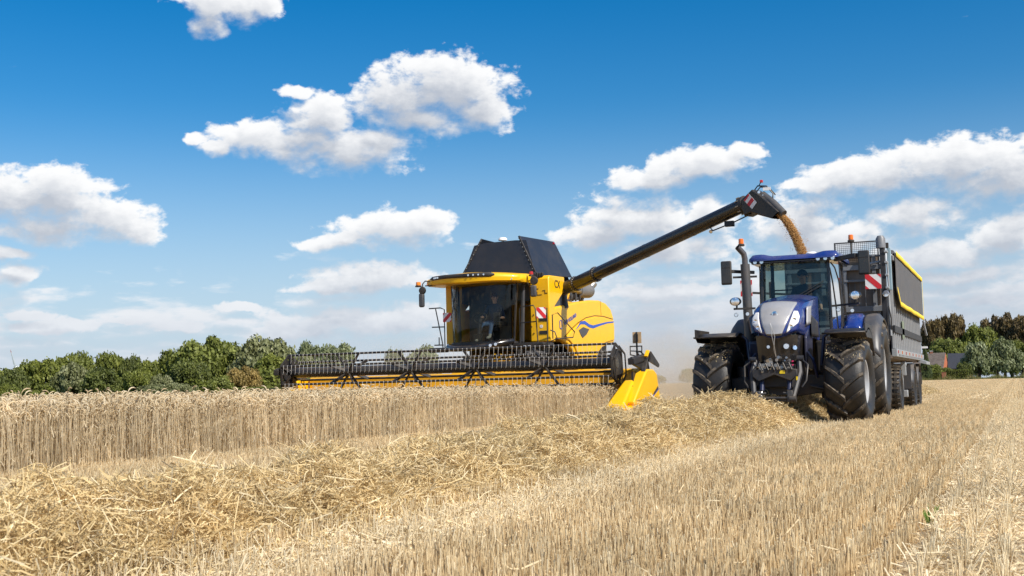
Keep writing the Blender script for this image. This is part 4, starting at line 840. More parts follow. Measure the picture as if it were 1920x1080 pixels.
    for k in range(4): MB().tube([(-13.1+.03*k, 36.2+.35*k, 3.66), (-13.05, 36.35+.35*k, 3.84), (-13.15, 36.55+.35*k, 3.68)], .028, 8).build('engine_hose', M_yel2 if k < 2 else M_black, t)
    # ---- grain tank with folded out covers
    tb = MB(); tb.box(CX0-1.30, CX0+1.30, 34.25, 37.2, 3.5, 4.24); tb.build('grain_tank', M_dgrey, t, 30)
    M_cov = mat('tank_cover', (.016, .019, .027), .42, var=.06, dirt=.07)
    b = MB(); b.prism([(CX0-1.22, 4.24), (CX0-.86, 5.30), (CX0-.5, 5.36), (CX0+.5, 5.38), (CX0+.86, 5.36), (CX0+1.24, 4.24)], 'y', 34.22, 34.26)
    b.v = [(x, y+(z-4.24)*.18, z) for x, y, z in b.v]; b.build('front_tank_cover', M_cov, t, 30)
    b = MB(); b.prism([(CX0-1.30, 4.24), (CX0-.75, 5.5), (CX0+.75, 5.5), (CX0+1.30, 4.24)], 'y', 37.05, 37.09); b.build('rear_tank_cover', M_cov, t, 30)
    for sg in (1, -1):
        P = [Vector((CX0+sg*1.27, 34.2, 4.24)), Vector((CX0+sg*1.34, 37.1, 4.40)), Vector((CX0+sg*.82, 36.95, 5.56)), Vector((CX0+sg*.62, 34.45, 5.50))]; n = (P[1]-P[0]).cross(P[3]-P[0]).normalized()*.02
        o = MB().hexa([p-n for p in P]+[p+n for p in P]).build('side_tank_cover', M_cov, t, 30, bevel=.006)
        b = MB(); b.bar(P[0], P[3], .05, .05); b.build('cover_edge', M_chass, o, 30)
        for k in range(9):
            q = P[0].lerp(P[3], .06+.11*k)+Vector((-sg*.03, -.03, 0)); MB().cyl(q, q+Vector((0, -.02, 0)), .016, n=8).build('cover_bolt', M_steel, o)
        c = P[2].lerp(P[0], .06)+n*(1.6 if sg*n.x > 0 else -1.6)
        MB().cyl(c-n, c+n, .035, n=10).build('cover_decal', M_redlens, o)
    MB().lathe([(0, .10), (.10, .09), (.135, .05), (.135, 0), (0, 0)], (CX0+.02, 34.6, 5.42), 'z', 20).build('satellite_receiver', M_white, t, 50)
    MB().cyl((CX0+.02, 34.6, 5.2), (CX0+.02, 34.6, 5.43), .04).build('receiver_mount', M_steel, t)
    # ---- cab
    CC, CR = CX0-.17, CX0-.33; yb_ = 34.05
    def plan(u, z):     # windscreen bow: u -1..1
        hw = 1.06-.09*(4.0-z)/1.75; a_ = u*1.18
        return Vector((CC+hw*math.sin(a_)/math.sin(1.18), 32.72+.75*(1-math.cos(a_))/(1-math.cos(1.18))+.10*(z-3.1)/2-.06*math.sin((z-2.25)/1.75*3.14), z))
    MB().grid(lambda u, v: plan(2*u-1, 2.26+1.76*v), 28, 8).build('windscreen', M_glass2, t, 80)
    for sg in (-1, 1):
        e0, e1 = plan(sg, 2.26), plan(sg, 4.02)
        MB().add([e0, (CC+sg*1.0, yb_, 2.26), (CC+sg*1.08, yb_, 4.02), e1], [(0, 1, 2, 3)]).build('side_glass', M_glass2, t, 0)
        MB().bar(e0, e1, .05, .05).build('windscreen_post', M_black, t)
        MB().bar((CC+sg*1.02, yb_-.1, 2.25), (CC+sg*1.09, yb_-.1, 4.0), .10, .10).build('cab_post', M_dgrey, t, 30, bevel=.02)
    cb = MB(); cb.box(CC-.75, CC+.62, yb_+.02, yb_+.10, 2.25, 4.05); cb.build('cab_rear_wall', M_chass, t)
    cf = MB(); cf.prism([(CC+x, y) for x, y in ((-1.0, 33.3), (-.75, 32.95), (-.3, 32.76), (.3, 32.76), (.75, 32.95), (1.0, 33.3), (1.0, 34.1), (-1.0, 34.1))], 'z', 2.12, 2.27); cf.build('cab_floor', M_chass, t)
    # roof: long bowed visor
    def rz(u): return .045*(1-u*u)
    def rf(u, v):   # v 0..1 around the section from lower front edge over the top to the back
        x = CR+u*1.50; yfr = 32.42+.62*abs(u)**2.4
        sec = [(.12, 3.90+.09*abs(u)), (.02, 3.95+.07*abs(u)), (0, 4.10+.03*abs(u)), (.05, 4.20-.01*abs(u)), (.22, 4.245-.03*abs(u)), (.6, 4.285-.03*abs(u)), (1.72-.62*abs(u)**2.4, 4.27-.02*abs(u))]
        k = v*(len(sec)-1); i = min(int(k), len(sec)-2); f = k-i; dy = sec[i][0]*(1-f)+sec[i+1][0]*f; z = sec[i][1]*(1-f)+sec[i+1][1]*f
        return Vector((x, yfr+dy, z+rz(u)))
    b = MB(); b.grid(lambda u, v: rf(2*u-1, v), 40, 18); b.grid(lambda u, v: rf(2*u-1, 0).lerp(Vector((CR+(2*u-1)*1.50, 34.14, 4.02)), v), 40, 2)
    for sg in (-1, 1): b.add([rf(sg, k/18) for k in range(19)]+[Vector((CR+sg*1.50, 34.14, 4.02))], [tuple(range(20))])
    rfo = b.build('cab_roof', M_yel, t, 50); w = rfo.modifiers.new('w', 'WELD'); w.merge_threshold = .002
    # black band with lamps set in the visor front
    def band(u, v):
        U = -.86+1.46*u; half = .055*min(1, (1-abs(2*u-1))/.12+.15)*(1+.5*max(0, u-.55)); q = rf(U, .333); return Vector((q.x, q.y-.018+.02*abs(2*v-1), q.z+.045+(2*v-1)*half))
    MB().grid(band, 40, 4).build('visor_band', M_black, rfo, 60, thick=.02)
    for u_ in (.10, .135, .17, .66, .73, .80, .87): q = band(u_, .5); lamp(rfo, (q.x, q.y-.018, q.z), .033, name='roof_light')
    for U in (-.98, .86): q = rf(U, .1); lamp(rfo, (q.x, q.y-.03, q.z+.05), .042, name='roof_light')
    # interior
    b = MB(); b.box(CC-.28, CC+.28, 33.55, 34.0, 2.60, 2.76); b.hexa([(CC-.27, 33.9, 2.7), (CC+.27, 33.9, 2.7), (CC+.27, 34.03, 2.7), (CC-.27, 34.03, 2.7), (CC-.22, 33.93, 3.45), (CC+.22, 33.93, 3.45), (CC+.22, 34.04, 3.45), (CC-.22, 34.04, 3.45)]); b.box(CC-.15, CC+.15, 33.6, 33.9, 2.27, 2.6); b.build('driver_seat', M_seat, t, 30, bevel=.05)
    b = MB(); b.tube([(CC, 33.05, 2.28), (CC, 33.2, 2.95)], [.08, .05], 8); b.box(CC-.14, CC+.14, 32.98, 33.15, 2.28, 2.5); b.build('steering_column', M_black, t, 30)
    MB().tube([(CC+.19*math.cos(q), 33.22+.10*math.sin(q), 2.98+.15*math.sin(q)) for q in np.linspace(0, 6.283, 21)[:-1]], .016, 6, closed=True).build('steering_wheel', M_black, t)
    b = MB(); b.box(CC+.36, CC+.56, 33.3, 33.95, 2.75, 2.86); b.box(CC+.42, CC+.62, 33.2, 33.24, 2.86, 3.12); b.tube([(CC+.45, 33.35, 2.86), (CC+.45, 33.32, 3.02)], .03, 8); b.build('control_armrest', M_black, t, 30, bevel=.01)
    b = MB(); b.bar((CC-.80, 32.90, 3.95), (CC-.62, 32.82, 3.0), .02, .02); b.bar((CC-.62, 32.94, 3.95), (CC-.82, 32.92, 3.0), .015, .02); b.build('wiper', M_black, t)
    # front platform, curved bumper tube with lamps
    b = MB(); b.prism([(CC+x, y) for x, y in ((-1.35, 33.4), (-1.05, 33.1), (-.7, 32.7), (0, 32.45), (.7, 32.7), (1.05, 33.1), (1.95, 33.3), (1.95, 34.1), (-1.35, 34.1))], 'z', 2.04, 2.14); b.build('platform', M_black, t, 30, bevel=.02)
    MB().tube([(CC+x, y, z) for x, y, z in ((-1.05, 33.25, 2.18), (-.9, 32.85, 2.12), (-.5, 32.5, 2.07), (0, 32.4, 2.07), (.5, 32.5, 2.12), (.9, 32.85, 2.22), (1.05, 33.1, 2.26))], .085, 12).build('bumper', M_gloss, t, 60)
    for x, y, z in ((-1.0, 33.0, 2.10), (-.86, 32.86, 2.08), (.62, 32.52, 2.13), (.76, 32.58, 2.16), (1.42, 33.2, 2.10), (1.56, 33.2, 2.12)): lamp(t, (CC+x, y-.07, z), .055)
    b = MB(); b.box(CC-1.62, CC-1.05, 33.0, 33.2, 2.00, 2.14); b.build('left_bumper_beam', M_black, t, 30, bevel=.02)
    for x in (-1.55, -1.40): lamp(t, (CC+x, 32.98, 2.07), .045)
    b = MB(); b.box(CC+1.02, CC+2.0, 33.1, 34.0, 2.12, 2.20); b.build('side_platform', M_black, t, 30, bevel=.01)
    # handrails
    def rail(pts, r=.018, name='handrail'): return MB().tube(pts, r, 8).build(name, M_black, t, 60)
    x = CX0-1.42
    rail([(x-.34, 33.0, 3.32), (x+.02, 33.05, 3.33), (x+.12, 33.1, 3.28), (x+.12, 33.1, 2.12)]); rail([(x-.12, 33.0, 3.30), (x+.06, 33.05, 2.3), (x+.08, 33.05, 2.12)]); rail([(x-.25, 33.0, 2.76), (x+.12, 33.1, 2.76)]); rail([(x-.18, 33.0, 2.22), (x+.1, 33.05, 2.22)]); rail([(x-.02, 33.0, 2.2), (x-.02, 33.0, 2.45)])
    y = 33.5; x = CX0+.78
    rail([(x+.18, y, 2.2), (x+.18, y, 3.22), (x+.24, y, 3.28), (x+.62, y, 3.30), (x+.68, y, 3.2), (x+.74, y, 2.2)]); rail([(x+.18, y, 2.8), (x+.70, y, 2.82)])
    rail([(CX0+1.86, 33.4, 2.1), (CX0+1.86, 33.4, 3.2)]); rail([(CX0+1.95, 33.6, 2.3), (CX0+1.95, 33.6, 3.0), (CX0+2.08, 33.7, 3.06), (CX0+2.45, 34.1, 2.5), (CX0+2.40, 34.1, 2.34), (CX0+1.95, 33.8, 2.3)])
    rail([(CX0+1.93, 33.45, 2.55), (CX0+2.05, 33.5, 2.5), (CX0+2.12, 33.5, 2.3), (CX0+1.93, 33.45, 2.22)])
    for k in range(4): MB().box(CX0+1.75, CX0+2.25, 33.45, 33.7, .55+.4*k, .59+.4*k).build('ladder_step', M_dgrey, t, 30)
    MB().bar((CX0+2.22, 33.48, .5), (CX0+1.98, 33.48, 2.1), .04, .03).bar((CX0+1.78, 33.48, .5), (CX0+1.78, 33.48, 2.1), .04, .03).build('ladder_rail', M_black, t)
    striped_sign('warning_sign', t, (CX0-1.14, 32.95, 3.03), (.135, .0, 0), (0, 0, .135), -1); striped_sign('warning_sign', t, (CX0+1.70, 33.35, 3.06), (.13, .04, 0), (0, 0, .16), 1)
    # mirrors and beacons
    b = MB(); b.tube([(CX0-1.52, 32.95, 4.12), (CX0-1.80, 32.85, 4.14), (CX0-1.86, 32.8, 4.05), (CX0-1.86, 32.8, 3.9)], .018, 6); b.tube([(CX0-1.50, 32.95, 4.0), (CX0-1.80, 32.85, 4.0)], .018, 6); b.build('left_mirror_arm', M_black, t)
    beacon(t, (CX0-2.0, 32.8, 4.02), .075, .10, M_glow)
    MB().lathe([(0, -.03), (.10, -.02), (.12, .03), (.08, .08), (0, .1)], (CX0-1.88, 32.8, 3.86), 'y', 16).build('convex_mirror', M_black, t, 60)
    MB().box(CX0-2.0, CX0-1.83, 32.78, 32.9, 3.36, 3.78).build('mirror', M_dgrey, t, 40, bevel=.05, seg=3)
    b = MB(); b.tube([(CX0+1.30, 33.8, 4.2), (CX0+1.36, 33.5, 4.18), (CX0+1.42, 33.4, 4.1), (CX0+1.46, 33.4, 3.7)], .02, 6); b.tube([(CX0+1.20, 33.6, 3.98), (CX0+1.3, 33.45, 3.9), (CX0+1.44, 33.4, 3.88)], .016, 6); b.build('right_mirror_arm', M_black, t)
    MB().box(CX0+1.36, CX0+1.54, 33.36, 33.48, 3.54, 3.88).build('mirror', M_dgrey, t, 40, bevel=.04, seg=3)
    MB().lathe([(0, -.03), (.11, -.02), (.13, .03), (.09, .09), (0, .11)], (CX0+1.47, 33.4, 4.02), 'y', 16).build('convex_mirror', M_black, t, 60)
    beacon(t, (CX0+1.32, 33.6, 4.22), .06, .09, M_redlens); MB().tube([(CX0+1.22, 33.9, 4.2), (CX0+1.27, 33.8, 4.7)], .008, 5).build('aerial', M_black, t)
    b = MB()
    for k in range(6): b.box(CX0+1.1+.07*k, CX0+1.16+.07*k, 33.95+.02*k, 34.15, 4.15+.02*(k % 3), 4.30+.015*(k % 2))
    o = b.build('roof_clutter', M_chass, t, 30, bevel=.01); o['kind'] = 'stuff'
    # ---- feeder house
    b = MB(); b.hexa([(-15.15, 32.0, .45), (-13.85, 32.0, .45), (-13.85, 34.2, 1.0), (-15.15, 34.2, 1.0), (-15.15, 32.0, 1.25), (-13.85, 32.0, 1.25), (-13.85, 33.9, 2.0), (-15.15, 33.9, 2.0)]); b.build('feeder_house', M_yel2, t, 30, bevel=.03)
    b = MB()
    for k in range(60): 
        c = Vector((-13.55+random.uniform(-.3, .28), 32.5+random.uniform(-.25, .3), 1.55+random.uniform(-.25, .3))); b.bar(c, c+Vector((random.uniform(-.07, .07), random.uniform(-.05, .05), random.uniform(-.04, .05))), .035, .03)
    o = b.build('chain_drive', M_yel, t, 0); o['kind'] = 'stuff'
    b = MB(); b.box(-13.1, -12.75, 32.9, 33.8, 1.25, 1.95); b.box(-12.95, -12.80, 32.7, 32.9, 1.5, 1.9); b.build('side_gearbox', M_dgrey, t, 30, bevel=.03)
    # ---- unloading pipe
    A, B = Vector((-12.30, 35.25, 4.02)), Vector((-6.45, 32.25, 5.60)); d = (B-A).normalized()
    def P(s, o=0): return A+(B-A)*s
    p = MB(); p.cyl(A-d*.12, A+(B-A)*.135, .205, n=28); p.cyl(A+(B-A)*.135, A+(B-A)*.88, .195, .19, n=28); p.cyl(A+(B-A)*.88, B, .19, n=28)
    M_pipe = mat('black_pipe', (.02, .018, .016), .24, coat=.35, var=.2, dirt=.25, dirtcol=(.12, .085, .05))
    pip = p.build('unloading_pipe', M_pipe, t, 30)
    for s_, r in ((.0, .235), (.135, .235), (.45, .198), (.72, .196)):
        MB().cyl(P(s_)-d*.035, P(s_)+d*.035, r, n=28).build('pipe_collar', M_black if r > .2 else M_pipe, pip, 30)
    for s_ in (.0, .135):
        u = d.orthogonal().normalized(); w = d.cross(u)
        for k in range(18):
            a = k*math.pi/9; q = P(s_)+(u*math.cos(a)+w*math.sin(a))*.215; MB().cyl(q-d*.055, q+d*.055, .014, n=6).build('collar_bolt', M_steel, pip)
    tb = MB(); tb.tube([(-12.9, 35.6, 3.3), (-12.95, 35.55, 3.75), (-12.75, 35.5, 3.92), (-12.32, 35.28, 4.02)], [.22, .22, .20, .19], 18); tb.build('pipe_elbow', M_black, t, 60)
    # spout
    e1 = Vector((-6.45, 32.25, 5.60)); f_ = d; side = f_.cross(Vector((0, 0, 1))).normalized(); up = side.cross(f_)
    def ring(c, du, ds, rot=0): return c
    prof_ = [(-6.51, 5.65), (-6.1, 5.94), (-5.86, 5.76), (-5.39, 5.25), (-5.59, 5.1), (-6.15, 5.32), (-6.35, 5.26)]
    def SP(x, z, s_): return Vector((x, 32.25+(x+6.45)*d.y/d.x, z))+side*s_
    n = len(prof_); vs = []; cx_, cz_ = -6.0, 5.6
    for s_, k in ((-.215, .90), (-.17, 1.0), (.17, 1.0), (.215, .90)):
        vs += [SP(cx_+(x-cx_)*(k if i < 3 or i > 4 else 1), cz_+(z-cz_)*(k if i < 3 or i > 4 else 1), s_*(1 if i not in (3, 4) else .75)) for i, (x, z) in enumerate(prof_)]
    fs = [tuple(range(n-1, -1, -1)), tuple(range(3*n, 4*n))]+[(r*n+i, (r+1)*n+i, (r+1)*n+(i+1) % n, r*n+(i+1) % n) for r in range(3) for i in range(n) if i != 3]
    spo = MB().add(vs, fs).build('spout', M_black, pip, 30, bevel=.015)
    g = MB(); g.tube([SP(-5.93, 5.78, 0), SP(-5.62, 5.50, 0), SP(-5.34, 5.20, 0)], [.11, .11, .10], 14); g.build('spout_flap', M_dgrey, spo, 60)
    MB().cyl(B-d*.12, B+d*.05, .235, n=28).build('spout_collar', M_chass, pip, 30)
    for k in range(10): a = k*.628; u = d.orthogonal().normalized(); w = d.cross(u); q = B-d*.1+(u*math.cos(a)+w*math.sin(a))*.24; MB().cyl(q-d*.05, q+d*.05, .016, n=6).build('collar_bolt', M_steel, pip)
    yv = side*-1 if side.y > 0 else side
    c = SP(-6.12, 5.62, 0)+yv*.228
    def rhomb(b_, cc, u0, v0, off): 
        q = [cc-u0-v0, cc+u0-v0, cc+u0+v0, cc-u0+v0]; return b_.hexa([x+yv*off for x in q]+[x+yv*(off+.006) for x in q])
    du = Vector((.115, -.05, -.13)); dv = Vector((.07, -.03, .08)); rhomb(MB(), c, du, dv, 0).build('sign_plate', M_white, spo, 0); rhomb(MB(), c+Vector((.01, 0, -.02)), du*.30, dv*.99, .007).build('red_stripe', M_red, spo, 0); rhomb(MB(), c-du*.85, du*.13, dv*.95, .007).build('red_stripe', M_red, spo, 0)
    # frame with lamps on the spout head
    g = MB(); b0 = SP(-6.05, 5.90, 0); g.tube([b0+Vector((-.15, 0, -.05)), b0+Vector((0, 0, .14)), b0+Vector((.25, -.1, .10)), b0+Vector((.42, -.15, -.12)), b0+Vector((.40, -.15, -.30))], .018, 6)
    g.tube([b0+Vector((-.1, .1, -.05)), b0+Vector((.05, .1, .12)), b0+Vector((.30, .0, .06)), b0+Vector((.46, -.05, -.14))], .018, 6); g.build('lamp_frame', M_black, spo)
    g = MB(); g.tube([b0+Vector((.02, 0, .12)), b0+Vector((.10, -.03, .24))], .014, 6); g.build('marker_stalk', M_black, spo); MB().box(b0.x+.07, b0.x+.15, b0.y-.07, b0.y+.0, b0.z+.21, b0.z+.28).build('marker_light', M_redlens, spo, 30, bevel=.01)
    for k in (0, 1): lamp(spo, b0+Vector((.06+.1*k, -.19, -.06-.11*k)), .045)
    MB().box(b0.x+.16, b0.x+.36, b0.y-.14, b0.y-.12, b0.z-.02, b0.z+.06).build('marker_plate', M_white, spo, 0)
    g = MB(); w0 = B-d*1.15-Vector((0, 0, .30)); w1 = B+d*.28-Vector((0, 0, .32)); g.tube([w0+Vector((-.1, 0, .12)), w0, w0.lerp(w1, .5)+Vector((0, 0, -.02)), w1, w1+Vector((.12, 0, .12))], .018, 6); g.build('spout_cable', M_black, pip)
    g = MB(); q = w0.lerp(w1, .42); g.box(q.x-.13, q.x+.13, q.y-.08, q.y+.05, q.z-.09, q.z+.06); g.build('cable_box', M_chass, pip, 30, bevel=.015); lamp(pip, w0+Vector((-.05, -.05, -.03)), .05, (0, -1, -.4), name='pipe_light')
    # ================= header
    HX0, HX1 = -19.85, -9.30
    h = MB(); h.prism([(31.85, .84), (31.85, 1.31), (31.92, 1.345), (32.15, 1.345), (32.15, .30), (31.0, .22), (30.9, .26), (31.6, .40)], 'x', HX0+.2, HX1)
    hd = h.build('header', M_yel2, t, 30, bevel=.012)
    MB().box(HX0+.2, HX1, 31.835, 31.85, .80, .84).build('header_seam', M_seam, hd, 0)
    for k in range(7):
        x = HX0+1.3+k*1.45; MB().box(x-.006, x+.006, 31.843, 31.856, .86, 1.22).build('sheet_joint', M_seam, hd, 0)
    b = MB(); b.cyl((HX0+.3, 31.45, .62), (HX1-.1, 31.45, .62), .20, n=18)
    for k in range(60):
        x = HX0+.4+k*(HX1-HX0-.6)/60
        if abs(x-CX0) < .7: continue
        sgn = 1 if x < CX0 else -1; b.lathe([(.19, -.006), (.33, -.006), (.33, .006), (.19, .006)], (x, 31.45, .62), 'x', 16, closed=True)
    b.build('intake_auger', M_yel2, hd, 30)
    b = MB(); b.box(HX0, HX1+.1, 30.45, 31.0, .16, .22); b.build('knife_bar', M_steel, hd)
    fi = MB().hexa([(HX0+.05, 30.30, .19), (HX0+.07, 30.30, .19), (HX0+.09, 30.50, .17), (HX0+.03, 30.50, .17), (HX0+.05, 30.30, .20), (HX0+.07, 30.30, .20), (HX0+.09, 30.50, .23), (HX0+.03, 30.50, .23)]).build('knife_guard', M_yel, hd, 0)
    for k in range(1, 68):
        q = fi.copy(); COL.objects.link(q); q.parent = hd; q.location.x += k*.152
    # end shields and dividers
    for sg, xe in ((1, HX1), (-1, HX0)):
        def X(dx): return xe+sg*dx
        b = MB(); pr = [(30.62, .18), (30.42, .46), (31.28, 1.22), (31.42, 1.31), (32.05, 1.31), (32.35, 1.20), (32.52, .34), (32.35, .22)]
        b.prism(pr, 'x', min(X(-.12), X(.32)), max(X(-.12), X(.32))); 
        b.v = [(x-(sg*.14 if (sg*(x-xe) > .1 and y < 31.0) else 0)-(sg*.05 if (sg*(x-xe) > .1 and z > 1.1) else 0), y, z) for x, y, z in b.v]
        es = b.build('end_shield', M_yel, t, 30, bevel=.05, seg=3)
        if sg > 0:
            text('NEW HOLLAND', 'lettering', .10, M_dgrey, (xe+.315, 32.05, .74), (math.pi/2, -math.radians(22), math.pi/2), es, width=.62)
            MB().bar((xe+.305, 31.72, .58), (xe+.305, 32.32, .78), .012, .03).build('blue_stripe', M_stripe, es, 0)
            for k in range(5): MB().cyl((xe+.02, 30.85+.22*k, .86+.10*k), (xe+.0, 30.83+.22*k, .88+.10*k), .02, n=8).build('shield_bolt', M_seam, es)
        b = MB(); q = [(X(-.40), 29.75, .14), (X(.06), 29.70, .12), (X(.08), 29.78, .36), (X(-.42), 29.85, .40), (X(-.28), 31.0, .62), (X(.0), 31.0, .62), (X(.02), 31.05, 1.05), (X(-.26), 31.0, 1.05)]
        b.hexa([q[0], q[1], q[5], q[4], q[3], q[2], q[6], q[7]]); b.build('crop_divider', M_yel, t, 30, bevel=.07, seg=3)
        b = MB(); b.hexa([(X(-.1), 29.65, .08), (X(.30), 30.1, .08), (X(.22), 30.9, .16), (X(-.1), 30.9, .16), (X(-.1), 29.72, .16), (X(.26), 30.1, .22), (X(.20), 30.9, .50), (X(-.1), 30.9, .50)]); b.build('divider_toe', M_yel, t, 30, bevel=.03)
        MB().box(min(X(-.05), X(0)), max(X(-.05), X(0)), 31.0, 32.2, .2, 1.25).build('header_end_wall', M_chass, t, 30)
        b = MB(); b.prism([(30.55, 1.44), (30.55, 1.62), (31.9, 1.72), (32.1, 1.35), (32.1, 1.18)], 'x', min(X(.06), X(.14)), max(X(.06), X(.14)))
        b.bar((X(.10), 30.50, 1.50), (X(.10), 31.6, 1.62), .17, .17); b.build('reel_arm', M_black, t, 30, bevel=.015)
        MB().cyl((X(.08), 31.9, 1.25), (X(.08), 31.2, 1.55), .03).build('reel_cylinder', M_steel, t)
        b = MB(); b.bar((X(.16), 31.1, .88), (X(.20), 31.75, 1.72), .12, .10); b.build('shield_strut', M_chass, t, 30, bevel=.01)
        b = MB(); b.prism([(31.55, 1.50), (31.66, 1.78), (32.45, 1.44), (32.40, 1.36)], 'x', min(X(.28), X(.32)), max(X(.28), X(.32))); o = b.build('rear_guard', M_black, t, 30); MB().bar((X(.23), 31.45, 1.64), (X(.23), 31.65, 1.80), .10, .05).build('guard_cap', M_yel, o, 30, bevel=.008)
        MB().tube([(X(.1), 31.7, 1.70), (X(.04), 31.6, 1.78), (X(-.04), 31.5, 1.76), (X(.08), 31.3, 1.7)], .02, 6).build('hydraulic_hose', M_black, t)
        if sg > 0:
            MB().box(X(-.02), X(.02), 31.4, 31.44, 1.6, 2.3).build('sign_post', M_black, t); MB().box(X(-.12), X(.12), 31.45, 31.46, 2.0, 2.30).build('sign_back', mat('tan_plate', (.50, .33, .17), .6, dirt=.3), t, 0)
            b = MB(); b.tube([(X(-.04), 31.38, 2.04), (X(-.04), 31.38, 2.24), (X(.04), 31.38, 2.24), (X(.04), 31.38, 2.04)], .014, 6, closed=True); b.build('sign_bracket', M_black, t)
            b = MB(); b.tube([(X(-.18), 31.4, 1.92), (X(.14), 31.4, 1.92), (X(.14), 31.4, 1.62), (X(-.18), 31.4, 1.70)], .022, 6, closed=True); b.bar((X(-.16), 31.4, 1.80), (X(.14), 31.4, 1.78), .03, .03); b.build('sign_frame', M_black, t)
    # ================= reel
    ax = Vector((0, 31.0, 1.47)); R = .53; RX0, RX1 = -19.80, -9.72
    rl = MB().cyl((RX0, ax.y, ax.z+.02), (RX1, ax.y, ax.z+.02), .145, n=24).build('reel', M_gloss, t, 40)
    ang = [math.radians(a) for a in (82, 142, 202, 262, 322, 22)]
    def bp(a): return Vector((0, ax.y-R*math.cos(a), ax.z+R*math.sin(a)))
    for a in ang:
        q = bp(a); MB().cyl((RX0, q.y, q.z), (RX1, q.y, q.z), .031, n=8).build('bat_tube', M_black, rl)
    spx = [RX0+.02, -17.80, -15.80, -13.80, -11.76, RX1-.02]
    for i, x in enumerate(spx):
        for k, a in enumerate(ang):
            q = bp(a)
            for s_ in ((-1, 1) if 0 < i < 5 else (1 if i == 0 else -1,)):
                x0 = x+s_*.07; x1 = x+s_*(.36 if 0 < i < 5 else .02)
                MB().bar((x0, ax.y-.12*math.cos(a), ax.z+.12*math.sin(a)), (x1, q.y, q.z), .075, .045, up=(1, 0, 0)).build('reel_spoke', M_black, rl)
            if i in (0, 5):
                q2 = bp(ang[(k+1) % 6]); MB().bar((x, q.y, q.z), (x, q2.y, q2.z), .07, .03, up=(1, 0, 0)).build('reel_rim', M_black, rl)
        if i in (0, 5):
            b = MB(); b.lathe([(.10, -.012), (.45, -.012), (.45, .012), (.10, .012)], (x, ax.y, ax.z), 'x', 6, closed=True); b.build('end_plate', M_black, rl, 0)
            off = -.16 if i == 0 else .16
            for k, a in enumerate(ang):
                q = bp(a)+Vector((0, .07, -.07)); q2 = bp(ang[(k+1) % 6])+Vector((0, .07, -.07)); MB().bar((x+off*.5, q.y, q.z), (x+off*.5, q2.y, q2.z), .05, .025, up=(1, 0, 0)).build('eccentric_rim', M_black, rl)
    # tines: steel fingers hanging from every bat
    M_tine = mat('tine_plastic', (.50, .47, .42), .35, var=.1)
    def tine_mb(b, x, q):
        b.tube([(x, q.y-.020, q.z+.015), (x+.005, q.y-.035, q.z-.02), (x-.004, q.y-.030, q.z-.10), (x-.012, q.y-.015, q.z-.17), (x-.02, q.y-.03, q.z-.235)], [.007, .0055, .0045, .0042, .003], 5)
        b.cyl((x-.014, q.y-.022, q.z+.012), (x+.014, q.y-.022, q.z+.012), .013, n=6)
        return b
    N = 74; xs = [RX0+.12+(RX1-RX0-.24)*k/(N-1) for k in range(N)]
    q0 = bp(ang[0]); me0 = tine_mb(MB(), xs[0], q0).build('tine', M_tine, rl, 60)
    for ai in (0, 5, 4, 1):
        q = bp(ang[ai])
        for k, x in enumerate(xs):
            if ai == 0 and k == 0: continue
            c = me0.copy(); COL.objects.link(c); c.parent = rl; c.location = (x-xs[0], q.y-q0.y, q.z-q0.z); c.rotation_euler.y = 0
    b = MB()
    for ai in (3,):
        for x in xs: tine_mb(b, x, bp(ang[ai]))
    o = b.build('lower_tines', M_tine, rl, 60); o['kind'] = 'stuff'
combine()
person('man in a dark polo and jeans seated in the combine harvester cab', None, (CX0+.05, 33.75, 2.86), (0, .08, 1), (.05, -.25, 1),
       [(CX0-.20, 33.08, 2.33), (CX0+.16, 33.10, 2.40)], [(CX0-.15, 33.32, 3.02), (CX0+.44, 33.42, 2.98)], [(CX0-.25, 33.6, 3.02), (CX0+.38, 33.72, 2.98)], [(CX0-.18, 33.25, 2.78), (CX0+.16, 33.25, 2.80)], M_shirt, M_jean)
# ---- grain falling from the spout
def grain():
    d = (Vector((-6.45, 32.25, 5.60))-Vector((-12.45, 35.2, 4.02))).normalized(); p0 = Vector((-5.46, 31.80, 5.20))
    n = 26000; tt = rng.uniform(0, .50, n); sp = .085+.13*tt
    c = np.zeros((n, 3)); v0 = np.array([1.5, -.1, -1.15])
    c[:] = np.array(p0); c += v0*tt[:, None]; c[:, 2] -= 4.9*tt**2
    off = rng.normal(0, 1, (n, 3)); off /= np.linalg.norm(off, axis=1, keepdims=True); off *= (rng.uniform(0, 1, n)**.45)[:, None]*np.where(rng.random(n) < .04, 2.1, 1)[:, None]
    c += off*sp[:, None]*np.array([1.1, 1.2, .9])
    dr = rng.normal(size=(n, 3)); dr /= np.linalg.norm(dr, axis=1, keepdims=True); L = np.full(n, .010)
    pa = c[:, None]+dr[:, None]*(L[:, None]*np.array([-1, 0, 1.]))[..., None]; V, Q, s_ = ribbons(pa, np.broadcast_to(np.array([.0015, .006, .0015]), (n, 3)), 4)
    m = attr_mat('wheat_grain', [(.34, .17, .05), (.52, .29, .10), (.66, .40, .16)], trans=.05)
    o = bpy.data.objects.new('grain_stream', npmesh('grain_stream', V, Q, np.repeat(rng.uniform(0, 1, n), 12), m)); COL.objects.link(o)
    tag(o, 'stream of golden grain pouring from the pipe spout into the trailer', 'grain', kind='stuff')
grain()
